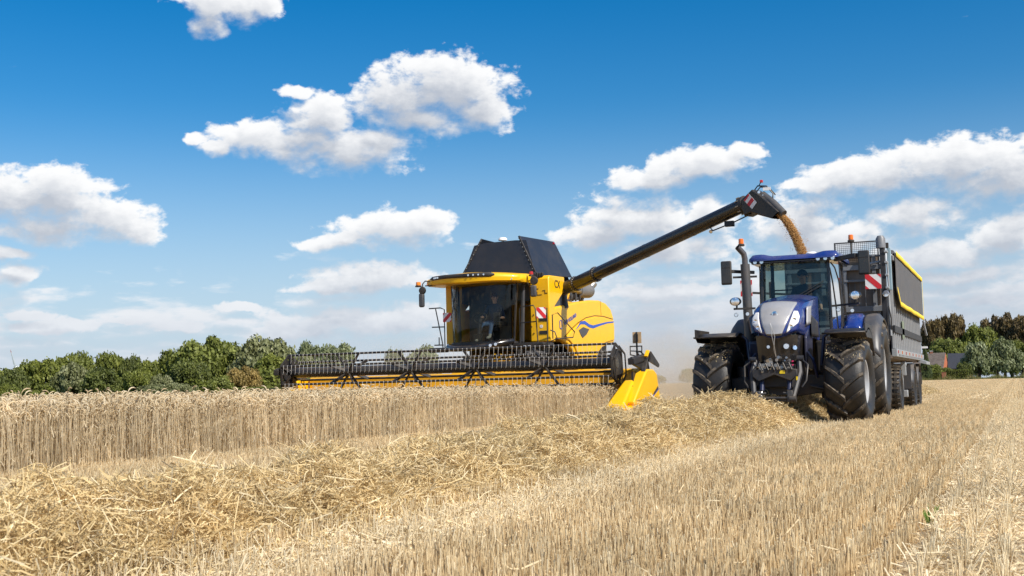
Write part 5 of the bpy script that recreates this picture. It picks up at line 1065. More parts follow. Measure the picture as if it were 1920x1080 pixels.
# ================================================================== TRAILER
def trailer():
    X0, X1, Y0, Y1 = -5.15, -2.64, 30.15, 39.1; xc = (X0+X1)/2
    t = thing('grain_trailer', 'long grey ribbed grain trailer with rolled grey and yellow cover behind the tractor', 'trailer', (xc, 34.5, 0))
    M_tg = mat('trailer_grey', (.16, .17, .185), .42, var=.08, dirt=.3); M_tb = mat('trailer_inner', (.20, .155, .12), .6, var=.2, dirt=.3)
    M_tarp = mat('grey_tarpaulin', (.085, .085, .088), .65, var=.10, bump=.25, bscale=6, dirt=.2); M_lb = mat('pale_blue_steel', (.25, .36, .42), .4, var=.1, dirt=.2); M_lg = mat('light_grey_steel', (.30, .315, .325), .45, var=.06, dirt=.25)
    for y in (31.8, 36.2, 38.0):
        for x, o in ((X1-.26, 1), (X0+.26, -1)): wheel(t, (x, y, .60), .60, .50, .30, 26, o, agri=False)
    for y in (31.8, 36.2, 38.0): MB().cyl((X0+.3, y, .6), (X1-.3, y, .6), .07).build('axle', M_tg, t)
    M_rib = mat('rib_grey', (.24, .25, .26), .5, var=.1, dirt=.3)
    b = MB(); b.box(xc-.55, xc-.40, 29.6, 39.0, 1.12, 1.36); b.box(xc+.40, xc+.55, 29.6, 39.0, 1.12, 1.36)
    for y in (30.4, 32.5, 35, 37.2, 38.9): b.box(xc-.55, xc+.55, y, y+.12, 1.14, 1.34)
    b.build('frame', M_tg, t, 30, bevel=.01)
    b = MB(); b.bar((xc-.5, 30.2, 1.0), (xc, 28.7, .75), .12, .12); b.bar((xc+.5, 30.2, 1.0), (xc, 28.7, .75), .12, .12); b.build('drawbar', M_tg, t)
    MB().box(X0+.05, X1-.05, Y0, Y1, 1.38, 1.46).build('floor', M_tb, t)
    # walls
    MB().box(X1-.07, X1-.045, Y0+.06, Y1, 1.46, 3.75).build('side_wall', M_chass, t); MB().box(X0+.02, X0+.05, Y0+.06, Y1, 1.46, 3.75).build('side_wall', M_tg, t); MB().box(X0+.05, X1-.05, Y1-.05, Y1, 1.46, 3.7).build('tailgate', M_tg, t)
    rib = MB().prism([(X1-.046, Y0+.18), (X1+.004, Y0+.19), (X1+.004, Y0+.33), (X1-.046, Y0+.34)], 'z', 1.62, 3.70).build('wall_rib', M_rib, t, 0)
    n = 17
    for k in range(1, n):
        q = rib.copy(); COL.objects.link(q); q.parent = t; q.location.y += k*(Y1-Y0-.5)/(n-1)
    MB().box(X1-.02, X1+.03, Y0+.1, Y1, 2.00, 2.16).build('belt_rail', mat('belt_black', (.02, .02, .022), .5), t)
    MB().box(X1-.04, X1+.07, Y0+.05, Y1, 3.70, 3.82).build('top_rail', M_tg, t, 30, bevel=.01); MB().box(X0-.07, X0+.04, Y0+.05, Y1, 3.70, 3.82).build('top_rail', M_tg, t, 30, bevel=.01)
    b = MB(); b.box(X1-.06, X1+.06, Y0, Y1, 1.42, 1.60); o = b.build('bottom_rail', M_lg, t, 30, bevel=.008)
    for k in range(8): MB().box(X1+.061, X1+.068, Y0+.25+k*1.1, Y0+.40+k*1.1, 1.50, 1.57).build('side_reflector', M_redlens if k % 2 == 0 else M_orange, o, 0)
    for k in range(22): MB().box(X1+.061, X1+.066, Y0+.5+k*.39, Y0+.60+k*.39, 1.44, 1.48).build('rail_hook', M_black, o, 0)
    MB().hexa([(X1, 37.6, 1.36), (X1+.22, 37.6, 1.30), (X1+.22, 39.2, 1.30), (X1, 39.2, 1.36), (X1, 37.6, 1.46), (X1+.22, 37.6, 1.38), (X1+.22, 39.2, 1.38), (X1, 39.2, 1.46)]).build('side_guard', M_lg, t, 30)
    for y0, y1 in ((35.45, 36.95), (37.25, 38.75)):
        b = MB(); b.prism([(36.2-.72*math.cos(a)+(y0-35.45), .62+.72*math.sin(a)) for a in np.linspace(.1, 3.04, 14)], 'x', X1-.5, X1-.48)
        b = MB(); b.grid(lambda u, v, y0=y0: Vector((X1-.52+.52*v, y0+.75-.72*math.cos(.15+2.84*u), .62+.70*math.sin(.15+2.84*u))), 14, 2); b.build('mudguard', M_dgrey, t, 60, thick=.02)
    MB().box(X1-.5, X1-.04, 35.2, 35.24, .62, 1.3).build('mud_flap', M_dgrey, t)
    # grey support leg and bracket between the wheels
    b = MB(); b.box(X1-.26, X1-.12, 33.6, 33.75, .50, 1.02); b.box(X1-.24, X1-.02, 33.55, 33.8, .42, .60); b.box(X1-.16, X1-.04, 33.6, 33.75, .98, 1.34); b.cyl((X1-.5, 33.65, 1.26), (X1-.02, 33.65, 1.26), .04); b.box(X1-.42, X1-.28, 33.6, 33.7, .56, 1.0); b.cyl((X1-.45, 33.65, .98), (X1-.1, 33.65, .98), .035); b.build('support_leg', M_lg, t, 30, bevel=.01)
    # front wall: posts, beams, boards, mesh above
    b = MB(); b.box(X0+.08, X1-.26, Y0+.02, Y0+.06, 1.5, 2.55); b.build('front_panel', M_tg, t)
    b = MB(); b.box(X0+.08, X1-.25, Y0+.10, Y0+.13, 2.55, 3.86); b.build('front_board', M_tb, t)
    for z, h in ((2.50, .13), (3.50, .12), (3.22, .05), (3.80, .04)): MB().box(X0+.05, X1-.16, Y0-.06, Y0+.04, z, z+h).build('front_beam', M_tg, t, 30, bevel=.008)
    for x in (X0+.1, X0+.9, X1-1.1, X1-.42): MB().box(x, x+.09, Y0-.04, Y0+.05, 2.55, 3.85).build('front_post', M_tg, t, 30)
    b = MB(); b.box(X0+.9, X1-1.02, Y0+.05, Y0+.06, 2.60, 3.20); o = b.build('front_window', glass('front_window_glass', (.8, .83, .85), .8), t, 0)
    for k in range(9): MB().box(X0+.95+.12*k, X0+.96+.12*k, Y0+.02, Y0+.03, 2.6, 3.2).build('window_bar', M_tg, t, 0)
    me_ = MB(); xx0, xx1, z0, z1 = X1-1.25, X1-.28, 3.86, 4.16
    me_.box(xx0, xx1, Y0, Y0+.03, z1, z1+.03); me_.box(xx1, xx1+.03, Y0, Y0+.03, z0-.3, z1+.03); me_.box(xx0-.03, xx0, Y0, Y0+.03, z0-.3, z1+.03)
    me_.build('mesh_frame', M_dgrey, t, 0); me_ = MB()
    for k in range(int((xx1-xx0)/.045)): x = xx0+k*.045; me_.box(x, x+.008, Y0+.012, Y0+.018, z0, z1)
    for k in range(7): z = z0+k*.045; me_.box(xx0, xx1, Y0+.010, Y0+.016, z, z+.008)
    o = me_.build('wire_mesh', M_dgrey, t, 0); o['kind'] = 'stuff'
    b = MB(); b.box(X1-.20, X1-.08, Y0-.35, Y0-.20, 1.7, 4.05); b.build('cover_mast', M_chass, t, 30, bevel=.01)
    MB().lathe([(0, .20), (.07, .19), (.11, .12), (.115, -.10), (0, -.10)], (X1-.17, Y0-.28, 4.07), 'z', 16).build('mast_cap', M_tg, t, 50)
    MB().box(X1-.05, X1+.03, Y0-.16, Y0-.02, 2.98, 3.98).build('hinge_plate', M_lb, t, 30, bevel=.008); MB().box(X1-.07, X1-.01, Y0-.18, Y0-.05, 3.98, 4.1).build('hinge_head', M_black, t)
    for z in (3.0, 3.3, 3.6, 3.85): MB().box(X1-.10, X1-.02, Y0-.38, Y0-.18, z, z+.05).build('mast_clamp', M_lg, t, 30, bevel=.008)
    for z0, z1, r in ((1.9, 2.9, .03), (3.05, 3.6, .022)): MB().cyl((X1-.03, Y0-.30, z0), (X1-.04, Y0-.30, z1), r).build('hydraulic_pipe', M_lg, t)
    MB().tube([(X1-.05, Y0-.35, 2.6), (X1+.0, Y0-.40, 2.3), (X1-.02, Y0-.30, 2.0), (X1-.08, Y0-.32, 1.75)], .016, 6).build('hose', M_black, t)
    lamp(t, (X1-.09, Y0-.42, 2.88), .085, name='marker_lamp')
    MB().cyl((X1-.62, Y0-.1, 3.60), (X1-.22, Y0-.2, 3.66), .03).build('cylinder', M_lg, t)
    MB().box(X1+.02, X1+.03, 32.3, 32.9, 1.9, 2.35).build('type_plate', mat('green_plate', (.16, .20, .14), .5, var=.2, dirt=.4), t)
    # rolled over cover hanging on the near side
    def tz(u, v):
        y = Y0+.30+u*8.65; zt = 3.90; zl = 2.66 if u > .07 else 2.98-.32*u/.07
        z = zt-(zt-zl)*v; return Vector((X1+.09+.006*math.sin(u*19)*v, y, z-.004*math.sin(u*26)))
    MB().grid(tz, 70, 12).build('tarpaulin', M_tarp, t, 80, thick=.012)
    b = MB(); b.grid(lambda u, v: tz(u, 0)+Vector((.03, 0, .03-.12*v)), 70, 1); b.grid(lambda u, v: tz(u, 1)+Vector((.03, 0, -.02+.12*v)), 70, 1)
    b.grid(lambda u, v: tz(1, v)+Vector((.03, .02-.09*u, 0)), 1, 12); b.build('tarpaulin_hem', M_yline, t, 80, thick=.006)
    MB().cyl((X1+.03, Y0+.3, 3.92), (X1+.03, Y1-.1, 3.92), .045).build('roller_tube', M_tg, t)
    for k in range(16): MB().tube([(X1+.03, Y0+.6+k*.54, 3.94), (X1-.02, Y0+.62+k*.54, 4.0), (X1-.1, Y0+.6+k*.54, 3.93)], .010, 5).build('strap_loop', M_dgrey, t)
    MB().bar((X1+.09, Y1-.02, 2.62), (X1+.15, Y1+.3, 2.2), .05, .05).build('rear_strap', M_lg, t)
    MB().box(X1+.0, X1+.18, Y1+.05, Y1+.1, 1.80, 1.86).build('rear_marker', M_white, t)
    # heap of grain inside
    b = MB(); b.grid(lambda u, v: Vector((X0+.08+(X1-X0-.16)*u, Y0+.2+8.8*v, 2.3+.9*math.sin(u*3.14)*max(.15, 1-v*.9))), 12, 16); b.build('grain_heap', mat('grain', (.45, .25, .09), .85, var=.2, scale=40, bump=.5, bscale=90), t, 60)
    striped_sign('warning_sign', t, (-2.90, 28.7, 3.10), (.175, 0, 0), (0, 0, .165), 1); MB().box(-3.05, -2.85, 28.72, 28.78, 2.9, 3.3).build('sign_arm', M_black, t)
    striped_sign('warning_sign', t, (-5.78, 28.7, 3.10), (.14, 0, 0), (0, 0, .19), -1)
    b = MB(); b.bar((-5.8, 28.75, 3.0), (-5.0, 30.1, 3.0), .05, .05); b.bar((-2.95, 28.75, 3.0), (-3.0, 30.1, 3.0), .05, .05); b.build('sign_bracket', M_black, t)
trailer()
# ================================================================== TREES
rng = np.random.default_rng(21)
def leafmat(name, a, b_, c): return attr_mat(name, [a, b_, c], rough=.55, trans=.30, inst=.16)
LM = {'green': leafmat('oak_leaves', (0.086, 0.104, 0.017), (0.165, 0.189, 0.032), (0.264, 0.287, 0.058)),
      'bright': leafmat('maple_leaves', (.10, .122, .022), (.18, .205, .042), (.28, .31, .08)),
      'dark': leafmat('dark_leaves', (0.059, 0.076, 0.017), (0.112, 0.134, 0.029), (0.185, 0.207, 0.047)),
      'pale': leafmat('pale_leaves', (.115, .125, .045), (.20, .215, .085), (.36, .37, .20)),
      'grey': leafmat('willow_leaves', (.12, .145, .060), (.205, .235, .105), (.33, .365, .20)),
      'brown': leafmat('copper_leaves', (0.079, 0.056, 0.023), (0.145, 0.104, 0.040), (0.244, 0.177, 0.068)),
      'olive': leafmat('olive_leaves', (0.172, 0.128, 0.036), (0.290, 0.213, 0.063), (0.422, 0.305, 0.105)),
      'conifer': leafmat('conifer_needles', (0.046, 0.067, 0.021), (0.079, 0.110, 0.036), (0.132, 0.165, 0.053))}
M_bark = mat('bark', (.075, .055, .038), .9, var=.25, scale=6, bump=.5, bscale=12)
def crown_mesh(seed, leaf, form='round', dens=1.0):
    """crown of unit half-width and unit height, base at z=0: leaf-sized faces clustered in sprays around limb ends"""
    r = np.random.default_rng(seed); nb = 70 if form != 'conifer' else 60
    C, RR = [], []
    for i in range(nb):
        if form == 'conifer':
            z = r.uniform(.05, .97); w = (1-z)*.95; a = r.uniform(0, 6.283); C.append((w*math.cos(a)*.75, w*math.sin(a)*.75, z)); RR.append(.10+.18*(1-z))
        else:
            u = r.normal(size=3); u /= np.linalg.norm(u); u[2] = u[2] if u[2] > -.55 else -u[2]; rad = r.uniform(.45, .84)
            z = .52+u[2]*.47*rad/.84; w = 1.0 if form == 'round' else (1.05 if z < .6 else .85)
            C.append((u[0]*rad*w, u[1]*rad*w, z)); RR.append(r.uniform(.15, .28))
    C, RR = np.array(C), np.array(RR); n = int(13000*dens); k = r.integers(0, len(C), n)
    d = r.normal(size=(n, 3)); d /= np.linalg.norm(d, axis=1, keepdims=True); rr = r.uniform(.25, 1, n)**.45*(1+.25*r.normal(size=n)*.5)
    c = C[k]+d*(RR[k]*rr)[:, None]*np.array([1, 1, .62 if form != 'conifer' else .5])
    if form == 'willow': c[:, 2] -= .10*r.random(n)*np.linalg.norm(c[:, :2], axis=1)
    c[:, 2] = np.maximum(c[:, 2], .01)
    nrm = d*.7+r.normal(size=(n, 3))*.6+np.array([0, 0, .35]); nrm /= np.linalg.norm(nrm, axis=1, keepdims=True)
    a = np.cross(nrm, r.normal(size=(n, 3))); a /= np.linalg.norm(a, axis=1, keepdims=True); b = np.cross(nrm, a); s = r.uniform(.55, 1.4, n)[:, None]*leaf; e = 1.7 if form == 'willow' else 1.15
    V = np.stack([c-a*s*e*.5, c-b*s*.42+a*s*.05, c+a*s*e*.5, c+b*s*.42-a*s*.05], 1).reshape(-1, 3); Q = np.arange(n*4).reshape(n, 4)
    tone = np.clip(.5+.22*r.normal(size=n)+(r.random(len(C))[k]-.5)*.55, 0, 1)
    return V, Q, np.repeat(tone, 4)
_cm = {}
def crown(kind, form, var, leaf, dens=1.0):
    key = (kind, form, var)
    if key not in _cm: V, Q, T = crown_mesh(100+var*7+len(form), leaf, form, dens); _cm[key] = npmesh('crown', V, Q, T, LM[kind])
    return _cm[key]
_tm = {}
def trunk_mesh(var):
    if var in _tm: return _tm[var]
    r = random.Random(var); b = MB(); b.tube([(0, 0, -.02), (.03, .01, .2), (0, .04, .45), (.05, 0, .72)], [.11, .08, .055, .02], 8)
    for i in range(9):
        a = i*2.4+r.random(); z = .18+.05*i; L = .75-.04*i; b.tube([(0, 0, z), (math.cos(a)*L*.5, math.sin(a)*L*.5, z+.16), (math.cos(a)*L, math.sin(a)*L, z+.25)], [.045, .03, .01], 6)
    me = bpy.data.meshes.new('trunk'); me.from_pydata(b.v, [], b.f); me.materials.append(M_bark); me.shade_smooth(); _tm[var] = me; return me
GROVE = 'trees of the wood beyond the wheat'
def tree(x, y, h, hw, kind, form, label, group=None, cat='tree', var=None, name='tree', low=.0):
    """top of the crown at h above the ground, crown half-width hw"""
    var = rng.integers(0, 4) if var is None else var; hw = hw*(1.5 if y < 200 and x < -90 else 1.3)
    g0 = float(gz(x, y)); e = thing(name, label, cat, (x, y, g0), group)
    rz = float(rng.uniform(0, 6.28)); base = h*low
    leaf = .072
    o = bpy.data.objects.new('crown', crown(kind, form, int(var), leaf)); COL.objects.link(o); o.parent = e; o.location = (0, 0, base); o.scale = (hw, hw, (h-base)*1.0); o.rotation_euler.z = rz
    if name != 'bush':
        q = bpy.data.objects.new('trunk', trunk_mesh(int(var))); COL.objects.link(q); q.parent = e; q.scale = (hw*.8, hw*.8, h*1.0); q.rotation_euler.z = rz
    return e
WOOD = [(-155.1, 158.4, 6.1, 2.0, 'dark', 'round', 'low dark tree at the left end of the wood, beneath the turbine blade'),
 (-158.5, 167.7, 7.5, 3.0, 'green', 'round', 'broad mid green tree, second from the left end of the wood'),
 (-159.2, 174.9, 8.4, 2.5, 'green', 'round', 'taller green tree just left of the small bright domed crown'),
 (-158.6, 178.3, 9.1, 2.1, 'bright', 'round', 'small bright green domed crown standing over the left part of the wood'),
 (-151.3, 178.1, 8.7, 2.6, 'green', 'round', 'yellowish green tree between the bright dome and the spiky dark tree'),
 (-145.1, 176.4, 8.0, 1.8, 'dark', 'round', 'narrow dark tree with a spiky top in the left wood'),
 (-139.8, 175.3, 6.9, 2.2, 'green', 'round', 'lower tree in the dip of the wood beside the great green dome'),
 (-121.5, 153.8, 4.1, 1.5, 'pale', 'round', 'small grey green tree in front of the dip in the wood'),
 (-127.4, 174.7, 10.2, 4.5, 'bright', 'round', 'great domed bright green tree, widest of the wood'),
 (-135.0, 176.1, 8.7, 3.2, 'green', 'round', 'green tree sloping down from the left flank of the great dome'),
 (-116.7, 174.7, 10.2, 4.0, 'pale', 'round', 'tall rounded tree with whitish speckled crown right of the great dome'),
 (-106.0, 153.6, 4.8, 2.0, 'olive', 'round', 'small tree turning brown in front of the green wood'),
 (-108.6, 165.3, 6.9, 3.1, 'green', 'round', 'leafy green tree directly left of the reel end'),
 (-121.4, 161.3, 6.0, 2.6, 'dark', 'round', 'dusky brownish green tree low in front of the great dome'),
 (-132.5, 153.5, 5.4, 2.2, 'dark', 'round', 'dark spreading tree at the front edge of the left wood'),
 (-140.8, 156.6, 6.4, 2.3, 'pale', 'round', 'lighter grey green tree at the front edge of the left wood'),
 (-124.6, 152.5, 4.7, 1.9, 'green', 'round', 'low green tree at the wood edge left of the small grey green one'),
 (-107.8, 150.8, 3.6, 1.7, 'bright', 'round', 'small bright green tree left of the brown one at the field edge'),
 (-129.4, 201.1, 9.6, 2.0, 'green', 'round', 'tree behind the top left corner of the reel'),
 (-127.8, 201.7, 9.1, 1.1, 'conifer', 'conifer', 'pointed dark conifer behind the left end of the reel'),
 (-122.2, 198.5, 10.0, 2.3, 'grey', 'round', 'grey green willow standing above the reel, left of the wide one'),
 (-117.0, 198.6, 9.4, 3.0, 'grey', 'round', 'wide grey green willow standing above the reel'),
 (-121.4, 209.7, 9.7, .9, 'conifer', 'conifer', 'narrow conifer tip at the right end of the willows'),
 (-107.3, 172.3, 7.1, 1.4, 'pale', 'round', 'pale whitish small tree showing through the left end of the reel'),
 (-140.4, 266.9, 10.5, 2.4, 'grey', 'round', 'faint far tree crown above the middle of the reel'),
 (-134.1, 269.4, 11.3, 3.8, 'grey', 'round', 'faint far wide tree crown beside the cab platform')]
for x, y, h, hw, k, f, lb in WOOD: tree(x, y, h, hw, k, f, lb, GROVE)
for x, y, h, hw, k, lb in ((-144.7, 146.6, 3.4, 1.6, 'green', 'bush at the extreme left foot of the wood'), (-111.3, 145.1, 2.7, 1.9, 'pale', 'grey green bush in front of the wood below the great dome'),
    (-117, 146.5, 2.6, 2.0, 'pale', 'grey green bush at the wood edge, left of the bush below the great dome')):
    tree(x, y, h, hw, k, 'round', lb, 'bushes at the foot of the wood', 'bush', name='bush')
FARM = [(-18.5, 316.4, 14.3, 2.7, 'brown', 'round', 'copper brown tree directly behind the trailer end', .22),
 (-14.1, 318.1, 15.4, 3.1, 'brown', 'round', 'taller copper brown tree over the farmhouse roof', .2),
 (-8.6, 316.2, 12.7, 3.9, 'green', 'round', 'dark green tree between the two groups of copper trees', .15),
 (-4.6, 332.8, 15.1, 3.7, 'brown', 'round', 'copper brown tree right of the dark green tree', .2),
 (-1.1, 328.8, 15.4, 4.2, 'brown', 'round', 'highest and widest copper brown tree near the right picture edge', .15),
 (2.5, 325.0, 14.2, 3.3, 'brown', 'round', 'copper brown tree at the extreme right', .15),
 (-14.6, 302.2, 9.2, 3.6, 'bright', 'round', 'fresh green tree just above the farmhouse roof', .0),
 (-10.8, 306, 8.2, 2.4, 'green', 'round', 'green tree behind the dark slate roof', .0),
 (-7.4, 280.3, 7.6, 2.9, 'grey', 'willow', 'silvery green willow beside the dark slate roof', .0),
 (-2.4, 282.3, 8.0, 3.4, 'grey', 'willow', 'wider silvery green willow, right one of the pair', .0),
 (1.1, 292.4, 8.0, 2.8, 'green', 'round', 'green tree right of the willows at the picture edge', .0),
 (-17.5, 268.6, 7.1, 1.3, 'conifer', 'conifer', 'dark conifer at the rear corner of the trailer', .0)]
for x, y, h, hw, k, f, lb, lo in FARM: tree(x, y, h, hw, k, f, lb, 'trees around the farmhouse', low=lo)
for x, y, h, hw, k, lb in ((-16.0, 272.9, 3.3, 1.6, 'green', 'low green bush before the grey farmhouse roof'), (-13.4, 274.0, 2.6, 1.2, 'bright', 'light green bush below the brick gable'), (-10.3, 275.5, 3.6, 1.5, 'dark', 'dark bush in front of the slate roof')):
    tree(x, y, h, hw, k, 'round', lb, 'bushes in the farm garden', 'bush', name='bush')
# further trees that close the horizon beyond the picture edges
def treeline():
    V, Q, T, k = [], [], [], 0; r = np.random.default_rng(5)
    for (x0, y0, x1, y1, n, h) in ((-900, 900, -260, 1050, 26, 13), (-260, 1050, 500, 1000, 60, 11), (10, 300, 160, 330, 16, 13), (-330, 120, -165, 160, 18, 9)):
        for i in range(n):
            t_ = (i+r.random())/n; v, q, tn = crown_mesh(900+k % 5, .12, 'round', .12); s = h*r.uniform(.6, 1.1); w = s*r.uniform(.7, 1.1)
            V.append(v*np.array([w, w, s])+np.array([x0+(x1-x0)*t_, y0+(y1-y0)*t_+r.normal()*6, .3])); Q.append(q+sum(len(a) for a in V[:-1])); T.append(tn); k += 1
    o = bpy.data.objects.new('treeline', npmesh('treeline', np.concatenate(V), np.concatenate(Q), np.concatenate(T), LM['green'])); COL.objects.link(o); tag(o, 'low far belts of trees along the flat horizon', 'treeline', kind='stuff')
treeline()
# brambles and saplings that close the foot of the wood
def undergrowth():
    V, Q, T = [], [], []; r = np.random.default_rng(8); k = 0
    for i in range(46):
        t_ = i/45; v, q, tn = crown_mesh(700+i % 6, .11, 'round', .16); s = r.uniform(2.2, 4.6); w = s*r.uniform(.8, 1.2); x = -163+60*t_; y = 166+4*math.sin(i*1.3)-3*t_
        V.append(v*np.array([w, w*.8, s])+np.array([x, y, -.1])); Q.append(q+k); T.append(tn*.8); k += len(v)
    o = bpy.data.objects.new('undergrowth', npmesh('undergrowth', np.concatenate(V), np.concatenate(Q), np.concatenate(T), LM['green'])); COL.objects.link(o); tag(o, 'dense brambles and saplings between the trunks of the wood', 'undergrowth', kind='stuff')
undergrowth()
# ---- hedges
def hedge(x0, x1, y0, y1, h, kind, label):
    g0 = float(gz((x0+x1)/2, (y0+y1)/2)); n = int(2600*(x1-x0)/5); x, y, z = rng.uniform(x0, x1, n), rng.uniform(y0, y1, n), rng.uniform(0, h, n)
    s = rng.integers(0, 3, n); y[s == 0] = y0+rng.normal(0, .03, (s == 0).sum()); z[s == 1] = h+rng.normal(0, .03, (s == 1).sum()); d = rng.normal(size=(n, 3)); d /= np.linalg.norm(d, axis=1, keepdims=True)
    a = np.cross(d, rng.normal(size=(n, 3))); a /= np.linalg.norm(a, axis=1, keepdims=True); b = np.cross(d, a); c = np.stack([x, y, z], 1); q = .09
    V = np.stack([c-a*q, c-b*q*.6, c+a*q, c+b*q*.6], 1).reshape(-1, 3); o0 = np.array([(x0+x1)/2, (y0+y1)/2, 0]); me = npmesh('hedge', V-o0, np.arange(n*4).reshape(n, 4), np.repeat(rng.random(n), 4), LM[kind])
    o = bpy.data.objects.new('hedge', me); COL.objects.link(o); o.location = (o0[0], o0[1], g0); tag(o, label, 'hedge', 'clipped hedges')
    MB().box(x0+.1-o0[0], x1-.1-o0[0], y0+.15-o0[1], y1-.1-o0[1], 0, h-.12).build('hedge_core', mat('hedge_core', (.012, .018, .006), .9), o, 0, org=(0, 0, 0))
hedge(-106.2, -99.5, 150.6, 152.2, 1.9, 'bright', 'bright green clipped hedge left of the reel at the wood edge')
hedge(-18.2, -14.7, 268.9, 270.2, 1.75, 'green', 'low clipped hedge left of the brick gatepost')
hedge(-13.3, -9.2, 270.4, 271.8, 2.1, 'green', 'low clipped hedge right of the brick gatepost')
# ---- farmhouse
M_tile = mat('weathered_roof_tiles', (.15, .12, .105), .85, var=.25, scale=2.2, dirt=.5, dirtcol=(.26, .23, .19)); M_slate = mat('dark_slate', (.018, .022, .034), .6, var=.2); M_brick = mat('red_brick', (.42, .13, .06), .85, var=.2, scale=5); M_wall = mat('brick_wall', (.30, .12, .07), .85, var=.2, scale=5)
def house():
    gy = 291.5; g0 = float(gz(-16, gy)); t = thing('farmhouse', 'low farmhouse with weathered grey tiled roof and orange brick gable', 'house', (-17, gy, g0))
    # ridge runs roughly along x, gable turned to the right and a little forward
    zr, ze = 6.0, 2.35; x0, x1 = -21.6, -14.55; ye, yr = 288.8, 291.8
    P = [Vector((x0, ye, g0+ze)), Vector((x1-.55, ye, g0+ze)), Vector((x1-.05, yr, g0+zr)), Vector((x0, yr, g0+zr))]; n = Vector((0, -.12, .14))
    rf_ = MB().hexa([p for p in P]+[p+n for p in P]).build('roof', M_tile, t, 0)
    for k in range(17):
        f0, f1 = k/17, (k+1)/17; a_, b_ = P[0].lerp(P[3], f0), P[1].lerp(P[2], f0); c_, d_ = P[1].lerp(P[2], f1), P[0].lerp(P[3], f1)
        q = Vector((0, -.03, .035)); MB().hexa([a_+n+q*1.6, b_+n+q*1.6, c_+n, d_+n, a_+n+q*2.2, b_+n+q*2.2, c_+n+q*.6, d_+n+q*.6]).build('tile_course', M_tile, rf_, 0)
    Pb = [Vector((x0, yr, g0+zr)), Vector((x1-.05, yr, g0+zr)), Vector((x1+.0, yr+3.0, g0+ze)), Vector((x0, yr+3.0, g0+ze))]; MB().hexa([p for p in Pb]+[p+Vector((0, .1, .14)) for p in Pb]).build('rear_roof', M_tile, t, 0)
    MB().box(x0+.1, x1-.7, ye+.3, ye+.6, g0, g0+ze+.1).build('front_wall', M_wall, t, 0)
    b = MB(); b.add([(x1-.55, ye+.1, g0), (x1+.0, yr+.4, g0), (x1+.30, yr+2.7, g0), (x1+.30, yr+2.7, g0+ze), (x1-.02, yr, g0+zr+.05), (x1-.55, ye+.1, g0+ze),
        (x1-.85, ye+.1, g0), (x1-.3, yr+.4, g0), (x1+.0, yr+2.7, g0), (x1+.0, yr+2.7, g0+ze), (x1-.32, yr, g0+zr+.05), (x1-.85, ye+.1, g0+ze)],
        [(0, 1, 4, 5), (1, 2, 3, 4), (6, 11, 10, 7), (7, 10, 9, 8), (0, 5, 11, 6), (5, 4, 10, 11), (4, 3, 9, 10), (3, 2, 8, 9)]); b.build('gable', M_brick, t, 0)
    MB().box(-17.9, -17.3, yr-.3, yr+.3, g0+zr-.3, g0+zr+.55).build('chimney', M_wall, t, 0); MB().box(-17.95, -17.25, yr-.35, yr+.35, g0+zr+.55, g0+zr+.66).build('chimney_cap', M_white, t, 0)
    for x in (-20.3, -18.6): MB().box(x, x+.7, ye+.26, ye+.30, g0+.9, g0+1.9).build('window', M_white, t, 0)
    t2 = thing('barn', 'dark slate roofed outbuilding right of the brick gable', 'barn', (-12.3, 294, g0))
    P = [Vector((-14.3, 292.2, g0+2.4)), Vector((-9.4, 292.9, g0+2.4)), Vector((-10.1, 295.8, g0+5.85)), Vector((-14.35, 295.2, g0+5.9))]; n = Vector((0, -.12, .14)); MB().hexa([p for p in P]+[p+n for p in P]).build('roof', M_slate, t2, 0)
    MB().box(-14.1, -9.7, 293.2, 295.9, g0, g0+2.7).build('wall', M_wall, t2, 0)
    t3 = MB().box(-.42, .42, -.3, .3, 0, 1.65).box(-.47, .47, -.35, .35, 1.65, 1.74).build('brick_gatepost', M_wall, None, 0); t3.location = (-14.05, 270.4, float(gz(-14, 270))); tag(t3, 'squat red brick gatepost between the two clipped hedges', 'gatepost')
house()
# ---- rough grass verge where the stubble ends on the right
def verge():
    n = 26000; x = rng.uniform(-22, 14, n); y = rng.uniform(260, 268, n); h = rng.gamma(2.2, .16, n)*(.5+.8*(np.sin(x*1.3)+1)/2)
    keep = (x > -9) | (y > 264.5); x, y, h = x[keep], y[keep], h[keep]; n = len(x); p0 = np.stack([x, y, gz(x, y)], 1); l = rng.normal(0, .25, (n, 2)); p1 = p0.copy(); p1[:, :2] += l*h[:, None]; p1[:, 2] += h
    V, Q, s = ribbons(np.stack([p0, (p0+p1)/2, p1], 1), np.broadcast_to(np.array([.03, .03, .004]), (n, 3)), 2)
    o = bpy.data.objects.new('grass_verge', npmesh('grass_verge', V, Q, np.repeat(rng.random(n), 6), attr_mat('verge_grass', [(.06, .09, .02), (.14, .15, .04), (.34, .28, .12)]))); COL.objects.link(o); tag(o, 'rough green and straw coloured grass verge at the far field edge', 'grass', kind='stuff')
verge()
